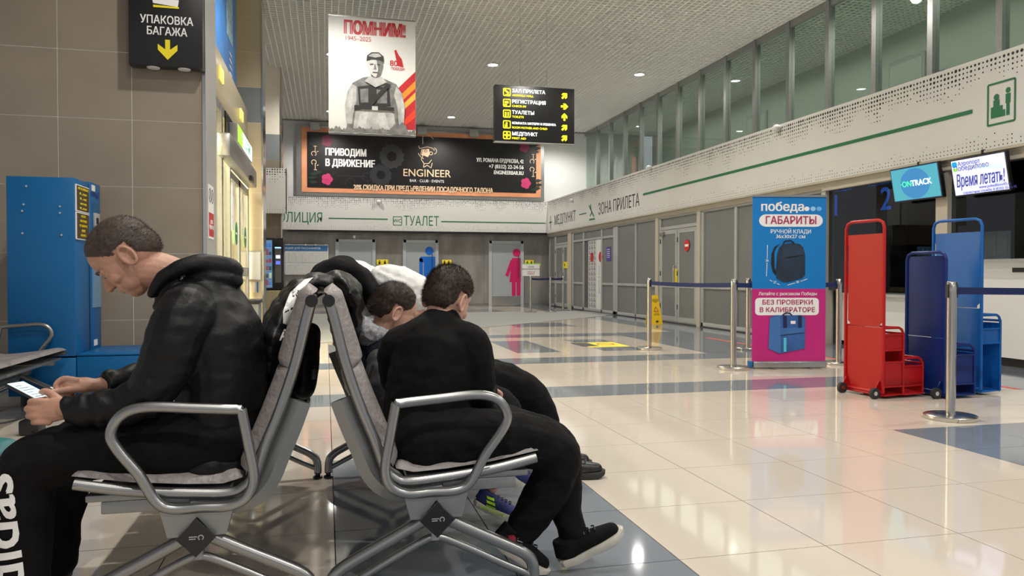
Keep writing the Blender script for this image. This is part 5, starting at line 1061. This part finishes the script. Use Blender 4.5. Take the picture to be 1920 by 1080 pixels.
# ================================================================ BOY WITH GREY HOOD (middle)
Bm = MB(); HB = headM((.268, 3.27, .865), (.82, .35, -.50), (.45, .1, .88)); head_prims(Bm, HB, .93)
Bm.tube([(.25, 3.27, .85), (.225, 3.28, .79), (.21, 3.29, .74)], [.045, .046, .05], 14, roundcap=True)
Bm.tube([(.25, 3.3, .50), (.22, 3.3, .62), (.21, 3.3, .68)], [.09, .09, .07], 14, up=(0, 1, 0), flat=1.3, roundcap=True)
for dy in (-.12, .12):
    Bm.tube([(.21, 3.3, .69), (.23, 3.3+dy*1.15, .68), (.28, 3.3+dy*1.4, .60), (.45, 3.3+dy*.8, .56), (.52, 3.3+dy*.5, .58)], [.05, .045, .035, .03, .024], 10, roundcap=True)
    for k in range(4): Bm.tube([(.52, 3.3+dy*.5, .58), (.55, 3.27+dy*.5+.015*k, .59), (.57, 3.28+dy*.4+.013*k, .575)], .008, 8, roundcap=True)
Bm.tube([(.30, 3.22, .48), (.50, 3.18, .48), (.67, 3.12, .44), (.68, 3.08, .28), (.655, 3.06, .16)], [.06, .055, .045, .04, .030], 12, roundcap=True)
Bm.tube([(.30, 3.38, .48), (.55, 3.36, .48), (.76, 3.32, .44), (.80, 3.25, .32), (.78, 3.20, .24)], [.06, .055, .045, .04, .030], 12, roundcap=True)
bb_ = org(Bm, 'person', M_skin2, None, .0038, 2); tag(bb_, 'dark-haired boy in navy top with grey hood, leaning on middle seat', 'person')
make_hair(bb_, HB, .93, M_hair2, bb_, boyhair, 9000, .018, .007, 3)
t_ = MB(); t_.tube([(.24, 3.3, .46), (.215, 3.3, .60), (.205, 3.3, .68), (.222, 3.29, .74)], [.125, .125, .115, .07], 20, up=(0, 1, 0), flat=1.35, roundcap=True)
for dy in (-.12, .12): t_.tube([(.215, 3.3+dy*.6, .715), (.23, 3.3+dy*1.15, .70), (.27, 3.3+dy*1.4, .61), (.43, 3.3+dy*.85, .565), (.51, 3.3+dy*.5, .58)], [.075, .068, .058, .05, .038], 14, roundcap=True)
org(t_, 'jacket', M_navy, bb_, .006, 5, lambda c: fold(c, (8, 8, 12), .006, 21.))
t_ = MB(); t_.tube([(.25, 3.19, .765), (.185, 3.17, .785), (.14, 3.20, .81), (.13, 3.27, .815), (.16, 3.34, .81), (.22, 3.36, .80)], [.026, .040, .044, .042, .036, .022], 12, roundcap=True); t_.tube([(.26, 3.19, .745), (.20, 3.18, .75), (.155, 3.21, .765)], .034, 10, roundcap=True)
org(t_, 'hood', M_greyhood, bb_, .005, 3, lambda c: fold(c, (30, 30, 30), .005, 2.))
t_ = MB(); t_.tube([(.30, 3.22, .48), (.50, 3.18, .485), (.66, 3.12, .445), (.685, 3.08, .32), (.66, 3.06, .20)], [.10, .088, .075, .062, .050], 16, roundcap=True); t_.tube([(.30, 3.38, .48), (.55, 3.36, .485), (.75, 3.32, .445), (.79, 3.26, .34), (.785, 3.21, .27)], [.10, .088, .075, .062, .050], 16, roundcap=True)
org(t_, 'trousers', M_trous, bb_, .006, 4, lambda c: fold(c, (9, 8, 12), .006, 27.))
M_blueshoe = mat('navy blue shoe mesh', (.012, .02, .12), .6, bump=.5, bscale=200)
s3, S3 = shoe(bb_, (.575, 3.06, .085), (.86, -.12, -.38), (.38, 0, .92), M_blueshoe, M_sole, .22); s4, S4 = shoe(bb_, (.745, 3.2, .15), (.75, .2, -.5), (.5, 0, .86), M_blueshoe, M_sole, .22)
for k in range(3):
    q = shape([[(.085-.006*k, .024+.016*k), (.125-.010*k, .024+.016*k), (.120-.010*k, .034+.016*k), (.078-.006*k, .034+.016*k)]], S3 @ Matrix.Rotation(R(90), 4, 'X') @ Matrix.Translation((0, 0, .3)), mat('neon yellow print', (.45, .80, .02), .5), s3, 'stripe'); project(q, s3, (0, 1, 0), .002)
tt = text('REFLECTIVE', S3 @ Matrix.Rotation(R(90), 4, 'X') @ Matrix.Translation((.085, .016, .034)), .018, mat('neon yellow print', (.45, .80, .02), .5), s3, width=.12, bold=.03)
# ================================================================ PERSON IN WHITE (far seat)
C_ = MB(); HC = headM((.385, 3.74, .885), (.80, -.25, -.55), (.55, 0, .83)); head_prims(C_, HC, .93)
C_.tube([(.36, 3.75, .90), (.30, 3.77, .88), (.22, 3.8, .84)], [.05, .055, .07], 14, roundcap=True); C_.tube([(.26, 3.8, .5), (.22, 3.8, .66), (.2, 3.8, .82)], [.1, .1, .09], 14, up=(0, 1, 0), flat=1.4, roundcap=True)
C_.tube([(.2, 3.8, .84), (.30, 3.62, .76), (.42, 3.60, .60), (.60, 3.66, .56)], [.05, .045, .04, .026], 10, roundcap=True)
for k in range(4): C_.tube([(.60, 3.66, .56), (.64, 3.64+.018*k, .565), (.665, 3.645+.016*k, .55)], .009, 8, roundcap=True)
for y in (3.68, 3.88): C_.tube([(.30, y, .49), (.62, y, .50), (.96, y, .44), (1.09, y, .24), (1.14, y, .10)], [.07, .06, .05, .045, .038], 12, roundcap=True)
pc = org(C_, 'person', M_skin2, None, .005, 2); tag(pc, 'person in white hooded top bent forward on the farthest seat', 'person')
t_ = MB(); t_.tube([(.24, 3.8, .47), (.20, 3.8, .64), (.16, 3.8, .82), (.155, 3.80, .93), (.20, 3.79, .965)], [.14, .145, .15, .13, .09], 20, up=(0, 1, 0), flat=1.35, roundcap=True)
t_.tube([(.2, 3.7, .86), (.30, 3.60, .76), (.42, 3.58, .61), (.58, 3.65, .565)], [.085, .08, .065, .045], 14, roundcap=True); t_.ell((.36, 3.74, .955), (.175, .125, .105), Matrix.Rotation(R(24), 3, 'Y')); t_.ell((.17, 3.9, 1.005), (.13, .12, .085), Matrix.Rotation(R(15), 3, 'Y'))
org(t_, 'white_top', M_whitecloth, pc, .006, 4, lambda c: fold(c, (12, 9, 20), .009, 31.))
t_ = MB()
for y in (3.68, 3.88): t_.tube([(.28, y, .49), (.50, y, .50), (.75, y, .50), (.93, y, .465), (1.02, y, .37), (1.075, y, .24), (1.12, y, .13)], [.12, .11, .10, .09, .082, .072, .064], 18, roundcap=True)
org(t_, 'trousers', M_trous, pc, .007, 4, lambda c: fold(c, (8, 8, 10), .008, 37.))
for y in (3.68, 3.88): shoe(pc, (1.09, y, 0), (1, -.08, 0), (0, 0, 1), M_blackgloss if 0 else mat('black boot leather', (.008, .008, .008), .3, bump=.2, bscale=80), M_rubber, .28, .14)
# ================================================================ COATS AND BAGS
def coat(name, lab, cat, paths, m, vox=.007, ff=(8, 7, 10), a=.010, seed=1., quilt=0.):
    b = MB()
    for pts, rr_, fl in paths: b.tube(pts, rr_, 24, up=(0, 1, 0), flat=fl, roundcap=True)
    def dz(c):
        v_ = fold(c, ff, a, seed)
        if quilt: v_ += quilt*abs(math.sin((c.z*.8+c.x*.5)*math.pi/.055+noise.noise(c*6)*1.2))
        return v_
    return tag(org(b, name, m, None, vox, 4, dz), lab, cat)
cl = coat('draped_coat', 'black quilted coat with white print draped over the left bench back', 'coat', [([(-.175, 3.07, .60), (-.185, 3.07, .70), (-.165, 3.07, .82), (-.11, 3.07, .94), (-.05, 3.07, .988), (.0, 3.07, .99)], [.050, .060, .065, .050, .034, .028], 7.), ([(-.13, 3.3, .52), (-.16, 3.3, .70), (-.13, 3.3, .88)], [.06, .075, .05], 4.)], M_down, seed=5., quilt=.006)
def printon(o, pts, F, m, nm='print'):
    q = shape(pts, F, m, o, nm, 0.0); project(q, o, (0, 1, 0), .003)
printon(cl, [[(-.046, -.07), (-.046, -.03), (-.026, .03), (.02, .075), (.05, .082), (.02, .05), (.025, .02), (.0, -.01), (-.018, -.03), (-.03, -.06), (-.032, -.075)]], FB(-.093, .932, 2.2), M_white_txt)
printon(cl, [rect(-.022, .005, .002, .028)], FB(-.089, .942, 2.2), M_black)
q = text('THE', frame((-.118, 2.2, .842), (.35, 0, .94), (-.94, 0, .35)), .045, M_white_txt, cl, bold=.05, depth=0.); project(q, cl, (0, 1, 0), .003)
printon(cl, [line2((-.045, -.035), (-.015, -.02), .006)], FB(-.093, .932, 2.195), M_black); printon(cl, [line2((.0, .035), (.02, .028), .006)], FB(-.093, .932, 2.195), M_black)
cr = coat('draped_coat', 'black quilted puffer coat hung over the right bench back', 'coat', [([(-.005, 3.28, .985), (.045, 3.28, .998), (.092, 3.28, .955), (.110, 3.28, .88), (.108, 3.28, .79)], [.028, .037, .045, .035, .026], 7.)], M_down, seed=9., quilt=.008)
ch = coat('draped_coat', 'black hooded garment heaped over the far end of bench backs', 'coat', [([(-.06, 3.62, .96), (-.01, 3.62, 1.01), (.06, 3.62, 1.045), (.13, 3.62, 1.02), (.20, 3.62, .94), (.25, 3.62, .86)], [.045, .062, .065, .06, .055, .045], 2.2)], M_trous, seed=13.)
bg_ = MB(); bg_.tube([(.235, 3.05, .50), (.225, 3.06, .60), (.205, 3.08, .68)], [.085, .09, .05], 20, up=(0, 1, 0), flat=1.3, roundcap=True)
bp_ = org(bg_, 'backpack', mat('charcoal backpack fabric', (.022, .022, .025), .7, bump=.3, bscale=60), None, .006, 4, lambda c: fold(c, (8, 8, 8), .006, 3.)); tag(bp_, 'charcoal backpack between the two boys on the bench', 'backpack')
MB().tube([(.17, 2.95, .50), (.145, 2.93, .60), (.17, 2.95, .68)], .007, 8).build('strap', M_black, bp_)
hb = MB(); hb.tube([(-.085, 3.0, .60), (-.075, 3.02, .70), (-.060, 3.04, .80)], [.045, .05, .04], 16, up=(0, 1, 0), flat=2.2, roundcap=True)
hb_ = org(hb, 'shoulder_bag', M_down, None, .006, 4, lambda c: fold(c, (10, 10, 10), .005, 8.)); tag(hb_, 'black bag with buckle strap hanging behind the left bench back', 'bag')
BOX('buckle', (-.055, 2.90, .64), (-.035, 2.92, .68), M_black, hb_, .003)
tb_ = MB(); tb_.tube([(-1.08, 2.86, .06), (-1.07, 2.86, .22), (-1.06, 2.86, .40)], [.12, .13, .09], 20, up=(0, 1, 0), flat=1.1, roundcap=True)
tbg = org(tb_, 'teal_bag', mat('teal nylon', (.01, .16, .17), .5, nscale=6, namt=.4), None, .008, 4, lambda c: fold(c, (8, 8, 8), .01, 4.)); tag(tbg, 'teal bag at left edge beside the seated man\'s knee', 'bag')
mn.location = (.016, -.09, 0); ph.location = Vector(ph.location)+Vector((.016, -.09, 0))
ba.location = (-.012, -.10, 0)
# power adapter and cables below the left bench
cb = thing('charging_cable', 'black charging cable and adapter lying below the empty left bench', 'cable', (-1.9, 5.6, 0))
MB().tube([(-2.15, 5.2, .25), (-2.05, 5.3, .12), (-1.95, 5.4, .10), (-1.85, 5.5, .12)], .006, 8).build('cable', M_black, cb); BOX('adapter', (-1.9, 5.45, .0), (-1.78, 5.6, .10), M_black, cb, .02)
MB().tube([(-2.2, 5.1, .02), (-2.0, 5.0, .006), (-1.7, 5.2, .006), (-1.85, 5.5, .03)], .004, 8).build('cable', M_black, cb)
